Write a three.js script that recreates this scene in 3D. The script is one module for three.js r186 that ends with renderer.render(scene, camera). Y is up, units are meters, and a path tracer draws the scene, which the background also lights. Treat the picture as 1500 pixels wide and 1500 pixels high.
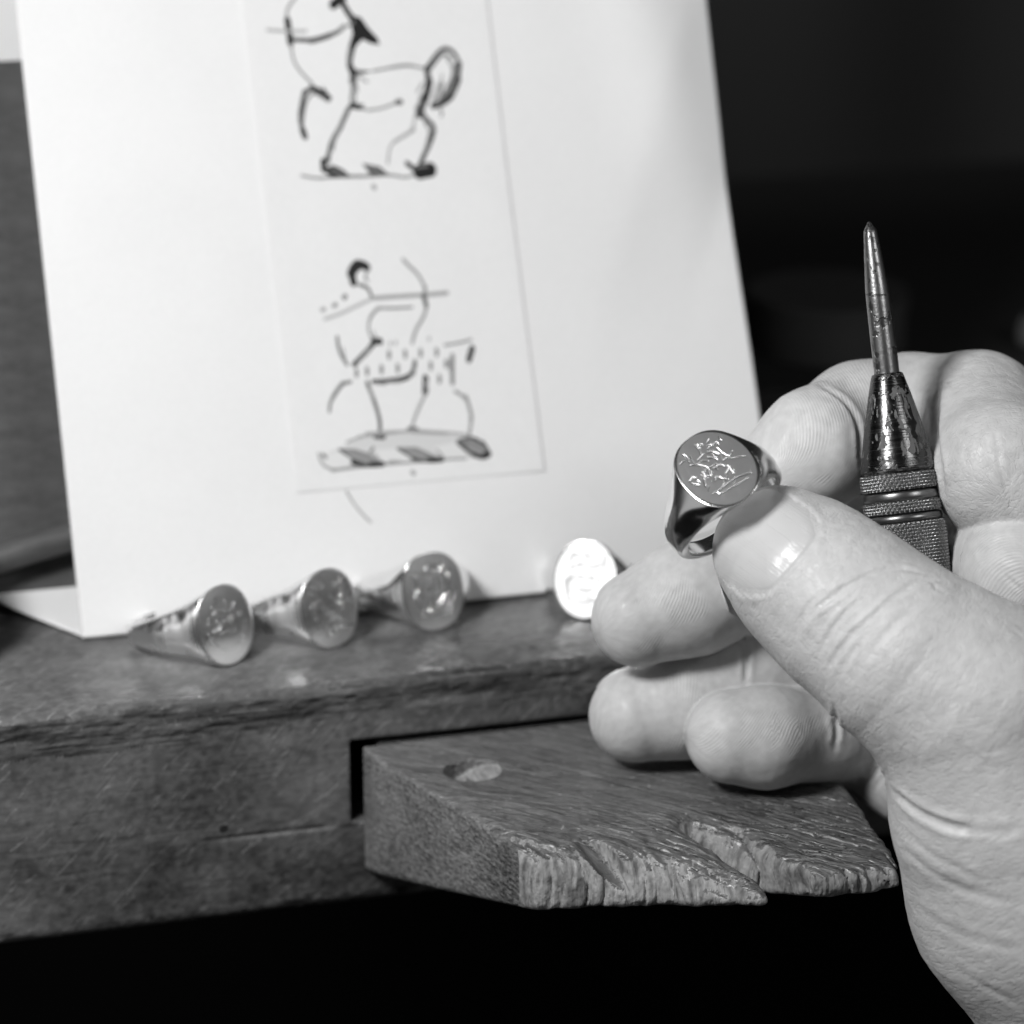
import * as THREE from 'three';
import { mergeGeometries } from 'three/addons/utils/BufferGeometryUtils.js';
import { RectAreaLightUniformsLib } from 'three/addons/lights/RectAreaLightUniformsLib.js';
RectAreaLightUniformsLib.init();

// ---------------------------------------------------------------- camera, light, exposure
// Bench axes: x along the front edge of the bench, y up, z out of the bench towards the person; authored in millimetres.
const MM = 0.001, F = 4365, D2R = Math.PI / 180;          // F: focal length in pixels of a 1500 px picture
const scene = new THREE.Scene();
scene.background = new THREE.Color().setRGB(0.014, 0.014, 0.014);   // the dim room all round; walls and floor below keep the picture's background black
const camera = new THREE.PerspectiveCamera(2 * Math.atan(750 / F) / D2R, 1, 0.02, 20);
const EYE = new THREE.Vector3(-92.292, 200.225, 456.191);
const FWD = new THREE.Vector3(Math.sin(15 * D2R) * Math.cos(20 * D2R), -Math.sin(20 * D2R), -Math.cos(15 * D2R) * Math.cos(20 * D2R));
const RIGHT = FWD.clone().cross(new THREE.Vector3(0, 1, 0)).normalize(), UP = RIGHT.clone().cross(FWD);
camera.position.copy(EYE).multiplyScalar(MM);
camera.lookAt(EYE.clone().addScaledVector(FWD, 500).multiplyScalar(MM));
camera.focus = 0.466;
camera.userData.fStop = 12.5;
scene.add(camera);
const renderer = new THREE.WebGLRenderer({ antialias: true });
renderer.toneMapping = THREE.LinearToneMapping;
renderer.toneMappingExposure = 1;
renderer.shadowMap.enabled = true;

const BACK = FWD.clone().negate();
const V3 = (x, y, z) => new THREE.Vector3(x, y, z);
function lampPanel(name, label, from, to, w, h, power, glow) {   // a softbox: housing, glowing diffuser, and the light of the same size just in front of it
  const g = new THREE.Group();
  g.name = name; g.position.copy(from).multiplyScalar(MM);
  g.userData = { label, category: 'lamp' };
  scene.add(g);
  g.lookAt(to.clone().multiplyScalar(MM));
  const housing = new THREE.Mesh(new THREE.BoxGeometry(w * 1.08, h * 1.08, 0.04), new THREE.MeshStandardMaterial({ color: 0x0a0a0a, roughness: 0.8 }));
  housing.name = 'housing'; housing.position.z = -0.024;
  const face = new THREE.Mesh(new THREE.PlaneGeometry(w, h), new THREE.MeshStandardMaterial({ color: 0x202020, emissive: 0xffffff, emissiveIntensity: glow }));
  face.name = 'diffuser'; face.position.z = 0.0;
  g.add(housing, face);
  const light = new THREE.RectAreaLight(0xffffff, power, w, h);
  light.name = name + '_light';
  light.position.copy(from).multiplyScalar(MM).addScaledVector(to.clone().sub(from).normalize(), 0.004);
  light.lookAt(to.clone().multiplyScalar(MM));
  scene.add(light);
}
const KEY_DIR = V3(-0.63, 0.69, 0.43).normalize();
const SCENE_MID = V3(35, 25, 0);
lampPanel('softbox_lamp', 'small bright softbox lamp up on the left of the bench', SCENE_MID.clone().addScaledVector(KEY_DIR, 430), SCENE_MID, 0.09, 0.09, 67, 6);
lampPanel('fill_lamp', 'large dim softbox lamp standing on the right of the bench', V3(620, 260, 330), SCENE_MID, 0.75, 0.7, 0.07, 0.05);
lampPanel('fill_lamp_001', 'large dim softbox lamp low on the left of the bench', SCENE_MID.clone().addScaledVector(RIGHT, -430).addScaledVector(UP, -200).addScaledVector(BACK, 240), SCENE_MID, 0.46, 0.46, 0.3, 0.1);
lampPanel('side_lamp', 'medium softbox lamp on the right of the camera', SCENE_MID.clone().addScaledVector(RIGHT, 300).addScaledVector(UP, 170).addScaledVector(BACK, 370), SCENE_MID, 0.14, 0.14, 7, 1.5);

// ---------------------------------------------------------------- helpers
const at = (px, py, d) => EYE.clone().addScaledVector(FWD, d).addScaledVector(RIGHT, (px - 750) / F * d).addScaledVector(UP, (750 - py) / F * d);
let seed = 7;
const rnd = () => { seed = (seed + 0x6d2b79f5) | 0; let t = Math.imul(seed ^ (seed >>> 15), 1 | seed); t = (t + Math.imul(t ^ (t >>> 7), 61 | t)) ^ t; return ((t ^ (t >>> 14)) >>> 0) / 4294967296; };
const clamp = (x, a, b) => Math.min(b, Math.max(a, x)), lerp = (a, b, t) => a + (b - a) * t;
const smooth = (a, b, x) => { const t = clamp((x - a) / (b - a), 0, 1); return t * t * (3 - 2 * t); };
const hash = (x, y, z) => { let h = Math.imul(x, 374761393) ^ Math.imul(y, 668265263) ^ Math.imul(z, 1274126177); h = Math.imul(h ^ (h >>> 13), 1274126177); return ((h ^ (h >>> 16)) >>> 0) / 4294967296; };
function noise3(x, y, z) {
  const xi = Math.floor(x), yi = Math.floor(y), zi = Math.floor(z);
  let u = x - xi, v = y - yi, w = z - zi; u = u * u * (3 - 2 * u); v = v * v * (3 - 2 * v); w = w * w * (3 - 2 * w);
  const a = lerp(lerp(hash(xi, yi, zi), hash(xi + 1, yi, zi), u), lerp(hash(xi, yi + 1, zi), hash(xi + 1, yi + 1, zi), u), v);
  const b = lerp(lerp(hash(xi, yi, zi + 1), hash(xi + 1, yi, zi + 1), u), lerp(hash(xi, yi + 1, zi + 1), hash(xi + 1, yi + 1, zi + 1), u), v);
  return lerp(a, b, w) * 2 - 1;
}
// tileable 2-D value noise: period p cells
function noise2(x, y, px, py, s) {
  const xi = Math.floor(x), yi = Math.floor(y); let u = x - xi, v = y - yi; u = u * u * (3 - 2 * u); v = v * v * (3 - 2 * v);
  const X0 = ((xi % px) + px) % px, X1 = (X0 + 1) % px, Y0 = ((yi % py) + py) % py, Y1 = (Y0 + 1) % py;
  return lerp(lerp(hash(X0, Y0, s), hash(X1, Y0, s), u), lerp(hash(X0, Y1, s), hash(X1, Y1, s), u), v) * 2 - 1;
}
function fbm2(u, v, fx, fy, oct, s) { let a = 0, k = 0.5; for (let i = 0; i < oct; i++) { a += k * noise2(u * fx, v * fy, fx, fy, s + i); fx *= 2; fy *= 2; k *= 0.5; } return a; }
const enc = (c) => Math.round(255 * (c <= 0.0031308 ? c * 12.92 : 1.055 * Math.pow(Math.max(c, 0), 1 / 2.4) - 0.055));
function gridTex(w, h, fn, srgb) {   // fn(u, v) -> linear value 0..1
  const d = new Uint8Array(w * h * 4);
  for (let y = 0; y < h; y++) for (let x = 0; x < w; x++) { const c = clamp(fn((x + 0.5) / w, (y + 0.5) / h), 0, 1), b = srgb ? enc(c) : Math.round(c * 255), i = (y * w + x) * 4; d[i] = d[i + 1] = d[i + 2] = b; d[i + 3] = 255; }
  const t = new THREE.DataTexture(d, w, h); t.magFilter = THREE.LinearFilter; t.wrapS = t.wrapT = THREE.RepeatWrapping; if (srgb) t.colorSpace = THREE.SRGBColorSpace; t.needsUpdate = true;
  return t;
}
function canvasTex(w, h, draw, srgb) {
  const c = document.createElement('canvas'); c.width = w; c.height = h; draw(c.getContext('2d'), w, h);
  const t = new THREE.CanvasTexture(c); t.wrapS = t.wrapT = THREE.RepeatWrapping; if (srgb) t.colorSpace = THREE.SRGBColorSpace; return t;
}
const metres = (t, size, sizeV) => { t.repeat.set(1 / size, 1 / (sizeV ?? size)); return t; };   // uv are metres
const used = {};
function named(n) { const k = used[n] = (used[n] ?? 0) + 1; return k === 1 ? n : n + '_' + String(k - 1).padStart(3, '0'); }
function part(name, geometry, material, parent) { const m = new THREE.Mesh(geometry, material); m.name = name; m.castShadow = m.receiveShadow = true; parent.add(m); return m; }
function thing(name, label, category, pos = V3(0, 0, 0), group) {   // pos in mm
  const g = new THREE.Group(); g.name = named(name); g.position.copy(pos).multiplyScalar(MM); g.userData = { label, category }; if (group) g.userData.group = group; scene.add(g); return g;
}
const std = (o) => new THREE.MeshStandardMaterial(o);
const grey = (v) => new THREE.Color().setRGB(v, v, v);

// smooth distance-field solids, meshed with surface nets (mm in, metres out)
const smin = (a, b, k) => { const h = Math.max(k - Math.abs(a - b), 0) / k; return Math.min(a, b) - h * h * k * 0.25; };
const smax = (a, b, k) => -smin(-a, -b, k);
function capsule(x, y, z, c) {   // c = [ax, ay, az, dx, dy, dz, 1/len2, ra, rb]
  const px = x - c[0], py = y - c[1], pz = z - c[2]; let t = (px * c[3] + py * c[4] + pz * c[5]) * c[6]; t = t < 0 ? 0 : t > 1 ? 1 : t;
  const qx = px - c[3] * t, qy = py - c[4] * t, qz = pz - c[5] * t;
  return Math.sqrt(qx * qx + qy * qy + qz * qz) - (c[7] + (c[8] - c[7]) * t);
}
const cap = (a, b, ra, rb) => { const d = b.clone().sub(a); return [a.x, a.y, a.z, d.x, d.y, d.z, 1 / Math.max(d.lengthSq(), 1e-6), ra, rb ?? ra]; };
function polyDist(p, q, x, z) { return Math.hypot(x - p[0], z - p[1]); }
function polygonSDF(pts, x, z) {
  let d = 1e9, inside = false;
  for (let i = 0, j = pts.length - 1; i < pts.length; j = i++) {
    const [ax, az] = pts[j], [bx, bz] = pts[i], ex = bx - ax, ez = bz - az, wx = x - ax, wz = z - az, t = clamp((wx * ex + wz * ez) / (ex * ex + ez * ez), 0, 1);
    d = Math.min(d, (wx - ex * t) ** 2 + (wz - ez * t) ** 2);
    if ((az > z) !== (bz > z) && x < (bx - ax) * (z - az) / (bz - az) + ax) inside = !inside;
  }
  return (inside ? -1 : 1) * Math.sqrt(d);
}
function solid(f, lo, hi, cell, wear, origin = V3(0, 0, 0), slack = 1.2) {
  // wear(x, y, z, nx, ny, nz of a triangle) -> { group, key, uv(x, y, z) -> [u, v] in mm }
  const n = [0, 1, 2].map((i) => Math.ceil((hi[i] - lo[i]) / cell) + 1), [NX, NY, NZ] = n, NXY = NX * NY;
  const field = new Float32Array(NX * NY * NZ).fill(NaN), B = 8, active = [];
  for (let bz = 0; bz < NZ - 1; bz += B) for (let by = 0; by < NY - 1; by += B) for (let bx = 0; bx < NX - 1; bx += B) {
    const h = B * cell / 2, v = f(lo[0] + bx * cell + h, lo[1] + by * cell + h, lo[2] + bz * cell + h);
    if (Math.abs(v) > B * cell * 0.87 * slack + 0.6) continue;
    active.push([bx, by, bz]);
    for (let k = bz; k <= Math.min(bz + B, NZ - 1); k++) for (let j = by; j <= Math.min(by + B, NY - 1); j++) for (let i = bx; i <= Math.min(bx + B, NX - 1); i++) {
      const o = i + j * NX + k * NXY; if (field[o] !== field[o]) field[o] = f(lo[0] + i * cell, lo[1] + j * cell, lo[2] + k * cell);
    }
  }
  const vert = new Int32Array(NX * NY * NZ).fill(-1), pos = [], nor = [], quads = [];
  const e = cell * 0.35;
  const corner = [0, 1, NX, NX + 1, NXY, NXY + 1, NXY + NX, NXY + NX + 1], edges = [[0, 1], [2, 3], [4, 5], [6, 7], [0, 2], [1, 3], [4, 6], [5, 7], [0, 4], [1, 5], [2, 6], [3, 7]];
  const g = new Float32Array(8);
  for (const [bx, by, bz] of active) for (let k = bz; k < Math.min(bz + B, NZ - 1); k++) for (let j = by; j < Math.min(by + B, NY - 1); j++) for (let i = bx; i < Math.min(bx + B, NX - 1); i++) {
    const o = i + j * NX + k * NXY; let neg = 0, bad = false;
    for (let c = 0; c < 8; c++) { g[c] = field[o + corner[c]]; if (g[c] !== g[c]) bad = true; if (g[c] < 0) neg++; }
    if (bad || neg === 0 || neg === 8) continue;
    let sx = 0, sy = 0, sz = 0, m = 0;
    for (const [a, b] of edges) if ((g[a] < 0) !== (g[b] < 0)) {
      const t = g[a] / (g[a] - g[b]); m++;
      sx += (a & 1) + ((b & 1) - (a & 1)) * t; sy += (a >> 1 & 1) + ((b >> 1 & 1) - (a >> 1 & 1)) * t; sz += (a >> 2) + ((b >> 2) - (a >> 2)) * t;
    }
    let x = lo[0] + (i + sx / m) * cell, y = lo[1] + (j + sy / m) * cell, z = lo[2] + (k + sz / m) * cell, gx, gy, gz;
    for (let it = 0; it < 2; it++) {
      gx = f(x + e, y, z) - f(x - e, y, z); gy = f(x, y + e, z) - f(x, y - e, z); gz = f(x, y, z + e) - f(x, y, z - e);
      const l2 = gx * gx + gy * gy + gz * gz || 1;
      if (it === 0) { const s = clamp(f(x, y, z) * 2 * e / l2, -cell / Math.sqrt(l2), cell / Math.sqrt(l2)) * 0.9; x -= gx * s; y -= gy * s; z -= gz * s; }
      else { const l = Math.sqrt(l2); gx /= l; gy /= l; gz /= l; }
    }
    vert[o] = pos.length / 3; pos.push(x, y, z); nor.push(gx, gy, gz);
  }
  const step = [1, NX, NXY];
  for (const [bx, by, bz] of active) for (let k = bz; k < Math.min(bz + B, NZ - 1); k++) for (let j = by; j < Math.min(by + B, NY - 1); j++) for (let i = bx; i < Math.min(bx + B, NX - 1); i++) {
    const o = i + j * NX + k * NXY, ijk = [i, j, k];
    for (let a = 0; a < 3; a++) {
      const b = (a + 1) % 3, c = (a + 2) % 3; if (!ijk[b] || !ijk[c]) continue;
      const s0 = field[o] < 0, s1 = field[o + step[a]] < 0; if (s0 === s1) continue;
      const q = [vert[o], vert[o - step[b]], vert[o - step[b] - step[c]], vert[o - step[c]]]; if (q.some((v) => v < 0)) continue;
      quads.push(s0 ? q : q.reverse());
    }
  }
  const P = [], N = [], U = [], map = new Map(), index = [];
  const tri = (a, b, c) => {
    const cx = (pos[a * 3] + pos[b * 3] + pos[c * 3]) / 3, cy = (pos[a * 3 + 1] + pos[b * 3 + 1] + pos[c * 3 + 1]) / 3, cz = (pos[a * 3 + 2] + pos[b * 3 + 2] + pos[c * 3 + 2]) / 3;
    const w = wear(cx, cy, cz, nor[a * 3] + nor[b * 3] + nor[c * 3], nor[a * 3 + 1] + nor[b * 3 + 1] + nor[c * 3 + 1], nor[a * 3 + 2] + nor[b * 3 + 2] + nor[c * 3 + 2]);
    const out = index[w.group] ??= [];
    for (const v of [a, b, c]) {
      const key = v * 256 + w.key; let id = map.get(key);
      if (id === undefined) { id = P.length / 3; map.set(key, id); P.push((pos[v * 3] - origin.x) * MM, (pos[v * 3 + 1] - origin.y) * MM, (pos[v * 3 + 2] - origin.z) * MM); N.push(nor[v * 3], nor[v * 3 + 1], nor[v * 3 + 2]); const uv = w.uv(pos[v * 3], pos[v * 3 + 1], pos[v * 3 + 2]); U.push(uv[0] * MM, uv[1] * MM); }
      out.push(id);
    }
  };
  for (const q of quads) { tri(q[0], q[1], q[2]); tri(q[0], q[2], q[3]); }
  const geo = new THREE.BufferGeometry();
  geo.setAttribute('position', new THREE.Float32BufferAttribute(P, 3)); geo.setAttribute('normal', new THREE.Float32BufferAttribute(N, 3)); geo.setAttribute('uv', new THREE.Float32BufferAttribute(U, 2));
  const all = []; index.forEach((list, gi) => { if (list) { geo.addGroup(all.length, list.length, gi); for (const v of list) all.push(v); } });
  geo.setIndex(all);
  return geo;
}
const boxUV = (groupOf) => (x, y, z, nx, ny, nz) => {   // flat-mapped in mm across the plane that the triangle faces most
  const ax = Math.abs(nx), ay = Math.abs(ny), az = Math.abs(nz), k = ay >= ax && ay >= az ? 1 : az >= ax ? 2 : 0;
  return { group: groupOf(x, y, z, nx, ny, nz, k), key: k, uv: k === 1 ? (X, Y, Z) => [X, -Z] : k === 2 ? (X, Y) => [X, Y] : (X, Y, Z) => [Z, Y] };
};
const roundBox = (x, y, z, c, h, r) => { const qx = Math.abs(x - c[0]) - h[0] + r, qy = Math.abs(y - c[1]) - h[1] + r, qz = Math.abs(z - c[2]) - h[2] + r; return Math.hypot(Math.max(qx, 0), Math.max(qy, 0), Math.max(qz, 0)) + Math.min(Math.max(qx, qy, qz), 0) - r; };
const nums = (s) => s.split(' ').map(Number);

// ---------------------------------------------------------------- textures of wood
function scratches(g, w, h, n, len, angle, spread, light, alpha, lw) {
  for (let i = 0; i < n; i++) {
    const x = rnd() * w, y = rnd() * h, a = angle + (rnd() - 0.5) * spread, l = len * (0.3 + rnd() * rnd() * 1.6), b = (rnd() - 0.5) * l * 0.2;
    g.strokeStyle = `rgba(${light},${light},${light},${alpha * (0.3 + rnd() * 0.7)})`; g.lineWidth = lw * (0.5 + rnd());
    for (const ox of [0, w, -w]) { g.beginPath(); g.moveTo(x + ox, y); g.quadraticCurveTo(x + ox + Math.cos(a) * l / 2 - Math.sin(a) * b, y + Math.sin(a) * l / 2 + Math.cos(a) * b, x + ox + Math.cos(a) * l, y + Math.sin(a) * l); g.stroke(); }
  }
}
function paintBase(g, w, h, fn) {
  const im = g.createImageData(w, h);
  for (let y = 0; y < h; y++) for (let x = 0; x < w; x++) { const b = enc(clamp(fn(x / w, y / h), 0, 1)), i = (y * w + x) * 4; im.data[i] = im.data[i + 1] = im.data[i + 2] = b; im.data[i + 3] = 255; }
  g.putImageData(im, 0, 0);
}
// bench: 160 mm tile, grain along x
const benchMap = metres(canvasTex(2048, 2048, (g, w, h) => {
  paintBase(g, w, h, (u, v) => {
    const warp = 0.03 * fbm2(u, v, 3, 4, 3, 5), grain = fbm2(u, v + warp, 5, 150, 3, 11), fine = fbm2(u, v, 40, 320, 2, 21), blot = fbm2(u, v, 7, 9, 4, 31), speck = fbm2(u, v, 160, 160, 2, 37);
    let c = 0.142 * (1 + 0.5 * fbm2(u, v, 3, 4, 2, 33) + 0.75 * blot + 0.1 * grain + 0.12 * fine + 0.4 * speck);
    c *= 1 - 0.3 * smooth(0.3, 0.6, fbm2(u, v, 20, 22, 4, 41));                        // stains
    return c;
  });
  scratches(g, w, h, 2400, 44, -0.72, 0.4, 225, 0.34, 2.2);
  scratches(g, w, h, 420, 90, -0.8, 1.0, 225, 0.26, 2);
  scratches(g, w, h, 700, 26, -0.75, 0.6, 0, 0.3, 2.2);
  scratches(g, w, h, 500, 120, 0.02, 0.16, 10, 0.25, 2);
  for (let i = 0; i < 12; i++) { g.fillStyle = `rgba(8,8,8,${0.25 + rnd() * 0.4})`; g.beginPath(); g.ellipse(rnd() * w, rnd() * h, 6 + rnd() * 12, 5 + rnd() * 9, rnd(), 0, 7); g.fill(); }
}, true), 0.16);
const benchBump = metres(canvasTex(2048, 2048, (g, w, h) => {
  paintBase(g, w, h, (u, v) => Math.pow(clamp(0.5 + 0.12 * fbm2(u, v, 6, 220, 3, 51) + 0.3 * fbm2(u, v, 90, 110, 3, 52), 0, 1), 2.2));
  scratches(g, w, h, 700, 70, -0.75, 0.8, 0, 0.35, 2);
  scratches(g, w, h, 300, 160, 0, 0.14, 0, 0.5, 2.4);
}), 0.16);
const benchRough = metres(gridTex(512, 512, (u, v) => 0.34 + 0.42 * fbm2(u, v, 8, 10, 4, 61) + 0.12 * fbm2(u, v, 12, 120, 2, 62)), 0.16);
const benchWood = std({ map: benchMap, bumpMap: benchBump, bumpScale: 0.00022, roughnessMap: benchRough, roughness: 1 });
// edge grain of the top board, worn and dark
const edgeMap = metres(canvasTex(1024, 1024, (g, w, h) => {
  paintBase(g, w, h, (u, v) => {
    const grain = fbm2(u, v + 0.02 * fbm2(u, v, 4, 4, 2, 71), 5, 90, 4, 72), b = fbm2(u, v, 14, 24, 4, 73);
    return 0.085 * (1 + 0.8 * grain + 0.6 * b) * (1 - 0.5 * smooth(0.12, 0.4, fbm2(u, v, 5, 40, 3, 74)));
  });
  scratches(g, w, h, 300, 60, 0.02, 0.3, 0, 0.6, 2.2);
  scratches(g, w, h, 240, 16, 1.4, 0.6, 220, 0.3, 3);
}, true), 0.08);
const edgeBump = metres(gridTex(1024, 1024, (u, v) => 0.5 + 0.4 * fbm2(u, v, 5, 90, 4, 72) + 0.35 * fbm2(u, v, 60, 80, 3, 76)), 0.08);
const edgeWood = std({ map: edgeMap, bumpMap: edgeBump, bumpScale: 0.0004, roughness: 0.5 });

// ---------------------------------------------------------------- workbench
const SLOT = (x, y, z) => roundBox(x, y, z, [42.5, -18.3, -15], [41.2, 7.6, 17.5], 0.3);
const bench = thing('workbench', 'worn dark wooden workbench with a slot cut in its front edge', 'workbench', V3(20, -42, 0));
const benchField = (x, y, z) => {
  const n = noise3(x * 0.12, y * 0.3, z * 0.12), m = noise3(x * 0.5 + 9, y * 1.4, z * 0.5), c = noise3(x * 0.9, y * 3.2, z * 0.9 + 4);
  let d = roundBox(x, y, z, [30, -20.9, -50], [150, 20.9, 50], 2.2);
  const edge = Math.exp(-((y + 2.2) ** 2 + (z + 1.2) ** 2) / 26);                            // the front arris is chipped and rubbed
  d += edge * (0.35 + 0.28 * n + 0.13 * m + 0.14 * Math.max(0, c)) + 0.04 * m;
  const lines = Math.abs(y + 2.4 + 0.5 * n) ; d += z > -4 ? 0.16 * Math.exp(-((lines / 0.28) ** 2)) * smooth(-0.1, 0.5, noise3(x * 0.06, 3, 1)) : 0;
  const l2 = Math.abs(y + 4.6 + 0.8 * noise3(x * 0.05, 1, 7)); d += z > -4 ? 0.14 * Math.exp(-((l2 / 0.3) ** 2)) * smooth(-0.2, 0.4, noise3(x * 0.05, 8, 1)) : 0;
  const joint = Math.abs(y + 26.6 + 0.02 * (x - 2) + 0.1 * noise3(x * 0.2, 1, 3)); if (z > -3 && x < 3) d += 0.4 * Math.exp(-((joint / 0.22) ** 2)) * smooth(-32, -14, x);
  const bottom = Math.exp(-((y + 41.8) ** 2 + z * z) / 5); d += bottom * 0.35 * Math.max(0, n + m);
  return smax(d, -SLOT(x, y, z), 0.4);
};
part('plank', solid(benchField, [-75, -43, -50], [110, 1.2, 1.5], 0.62, boxUV((x, y, z, nx, ny, nz, k) => (k === 2 && y > -6.6 - 1.6 * noise3(x * 0.05, 0, 5) - 0.25 * noise3(x * 0.4, 0, 2) ? 1 : 0)), V3(20, -42, 0)), [benchWood, edgeWood], bench);

// ---------------------------------------------------------------- bench pin
const OUT = [[3.4, 0.4], [4.2, 5], [10.6, 22], [19.4, 43], [21.5, 46.6], [28, 48.6], [38, 53], [45, 57.6], [49, 62.6], [51.6, 65.4], [53.8, 66], [55.6, 64.6], [56, 61.8], [55, 58], [52.8, 53.6], [50.6, 48.6], [47.2, 42.4], [48.6, 42.2], [53, 48.4], [57.6, 55], [60.2, 60.6], [61.4, 64.4], [67, 65.2], [75.4, 66.4], [76.6, 61], [77.4, 52], [78, 34], [78, 0.4]];
const grooves = [[V3(30.2, -11, 45.5), V3(34.6, -17, 53), 2.0], [V3(34.6, -17, 54), V3(35.4, -26, 55), 2.0], [V3(41, -12, 52), V3(43.6, -22, 58), 0.5], [V3(70.5, -11, 64), V3(71, -20, 67), 0.4], [V3(11.4, -11.4, 23.5), V3(15.4, -10.9, 26), 0.7], [V3(16.6, -11.6, 36.4), V3(18.8, -10.9, 38.6), 0.9], [V3(20, -11.4, 34), V3(30, -11.2, 41), 0.35], ...[22.4, 25, 28.2, 37.4, 40.2, 45.2, 48.4, 50.6].flatMap((x, i) => { const e = 46 + (x - 20) * 0.62, r = 0.35 + 0.35 * hash(i, 3, 1), s = hash(i, 5, 2) * 2.5; return [[V3(x - 2.4 - s, -12.2 - (x - 20) * 0.03, e - 7), V3(x, -13.6, e - 0.5), r], [V3(x, -13.6, e - 0.5), V3(x + 1, -18, e + 2.2), r * 1.15], [V3(x + 1, -18, e + 2.2), V3(x + 0.6, -25, e + 3), r]]; }), ...[64, 66.8, 69, 73.4].flatMap((x, i) => [[V3(x - 3 - i, -11.4, 57 + i), V3(x, -11.8, 64.8), 0.22 + 0.2 * hash(i, 9, 4)], [V3(x, -11.8, 64.8), V3(x + 0.4, -19, 66), 0.3]]), [V3(60, -11.3, 52), V3(72, -11.2, 62), 0.3], [V3(44, -12.3, 53), V3(52, -13.5, 58.5), 0.3]].map(([a, b, r]) => cap(a, b, r));
const pinField = (x, y, z) => {
  const n = noise3(x * 0.18, y * 0.18, z * 0.18), m = noise3(x * 0.6, y * 0.6, z * 0.6 + 3), fibre = noise3(x * 1.3 + 0.25 * z, y * 0.24, z * 1.1);
  const front = smooth(34, 56, z);
  const side = polygonSDF(OUT, x, z) + front * (0.16 * fibre + 0.14 * m);
  const lobe = smooth(60, 46, x) * smooth(42, 62, z);
  const top = y + 11.5 + front * 0.7 + lobe * (3.2 * smooth(48, 68, z) + 0.6 * n) + front * 0.25 * m + 0.05 * n;
  const bottom = -(y + 35.6 - 0.283 * z - (z > 58 ? 0.12 * (z - 58) : 0)) + front * 0.3 * m;
  const q = (x + z) * 0.707, pr = (x - z) * 0.707, gouge = 1 - Math.abs(noise3(q * 0.09 + 5, pr * 0.75 + 0.5 * n, 2)), gouge2 = 1 - Math.abs(noise3(q * 0.16 + 9, pr * 1.7 + n, y * 0.2));
  const carve = smooth(26, 52, z) * (0.4 * Math.pow(gouge, 8) + 0.26 * Math.pow(gouge2, 7)) * (0.5 + 0.7 * Math.max(0, n + 0.4));
  const cut = smooth(43, 50, z) * 0.9 * Math.pow(1 - Math.abs(noise3(x * 0.36 + 0.05 * (y + 18) ** 2 * 0.3, y * 0.05, z * 0.06 + 4)), 6);
  let d = smax(smax(side + cut, top + carve, 0.8 + 5.2 * front * smooth(60, 54, x) + 1.4 * smooth(20, 40, z)), bottom, 1.6);
  for (const c of grooves) d = smax(d, -capsule(x, y, z, c) , 0.5);
  const bowl = smax(Math.hypot((x - 19.2) * 0.88, z - 14.8) - 4.3, -(y + 13.9 - 0.42 * (x - 19.2)), 0.6); d = smax(d, -bowl, 0.25);      // the shallow drilled hollow
  return d;
};
const pinTopMap = metres(canvasTex(2048, 2048, (g, w, h) => {
  paintBase(g, w, h, (u, v) => {
    const blot = fbm2(u, v, 6, 6, 5, 81), gr = fbm2(u + 0.02 * blot, v, 110, 8, 3, 82), sp = fbm2(u, v, 150, 150, 3, 83);
    const str = fbm2(u * 1 + 0 * v, v, 1, 1, 1, 1) * 0 + fbm2(u - v, u + v, 90, 9, 3, 89); return 0.13 * (1 + 0.6 * blot + 0.45 * str + 0.25 * sp + 0.1 * gr) * (1 - 0.35 * smooth(0.3, 0.6, fbm2(u, v, 34, 30, 3, 87)));
  });
  scratches(g, w, h, 2600, 45, 0.5, 1.3, 0, 0.3, 2);
  scratches(g, w, h, 1700, 80, 0.5, 0.7, 225, 0.26, 1.8);
  scratches(g, w, h, 420, 200, 0.55, 0.6, 235, 0.5, 2.8);
  scratches(g, w, h, 300, 160, 0.55, 0.6, 0, 0.5, 3);
  scratches(g, w, h, 60, 420, 0.1, 0.3, 225, 0.3, 2);
  scratches(g, w, h, 620, 14, 0, 6, 240, 0.5, 4);
}, true), 0.09);
const pinTopBump = metres(canvasTex(2048, 2048, (g, w, h) => {
  paintBase(g, w, h, (u, v) => Math.pow(clamp(0.6 + 0.25 * fbm2(u, v, 30, 30, 4, 91) + 0.3 * fbm2(u - v, u + v, 110, 10, 3, 92), 0, 1), 2.2));
  scratches(g, w, h, 2600, 50, 0.5, 1.3, 0, 0.4, 2.4);
  scratches(g, w, h, 700, 200, 0.55, 0.7, 0, 0.7, 4);
}), 0.09);
const pinTop = std({ map: pinTopMap, bumpMap: pinTopBump, bumpScale: 0.0005, roughness: 0.34 });
const pinSideMap = metres(canvasTex(1024, 1024, (g, w, h) => {
  paintBase(g, w, h, (u, v) => 0.15 * (1 + 0.5 * fbm2(u, v, 5, 5, 4, 95) + 0.9 * fbm2(u, v, 90, 120, 3, 96)) * (1 - 0.5 * smooth(0.2, 0.5, fbm2(u, v, 40, 110, 3, 97))));
  scratches(g, w, h, 700, 12, 0.3, 2, 0, 0.5, 2);
  scratches(g, w, h, 500, 8, 0.2, 3, 230, 0.35, 2);
}, true), 0.05);
const pinSideBump = metres(gridTex(1024, 1024, (u, v) => 0.5 + 0.5 * fbm2(u, v, 80, 110, 3, 96)), 0.05);
const pinSide = std({ map: pinSideMap, bumpMap: pinSideBump, bumpScale: 0.0003, roughness: 0.55 });
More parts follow.
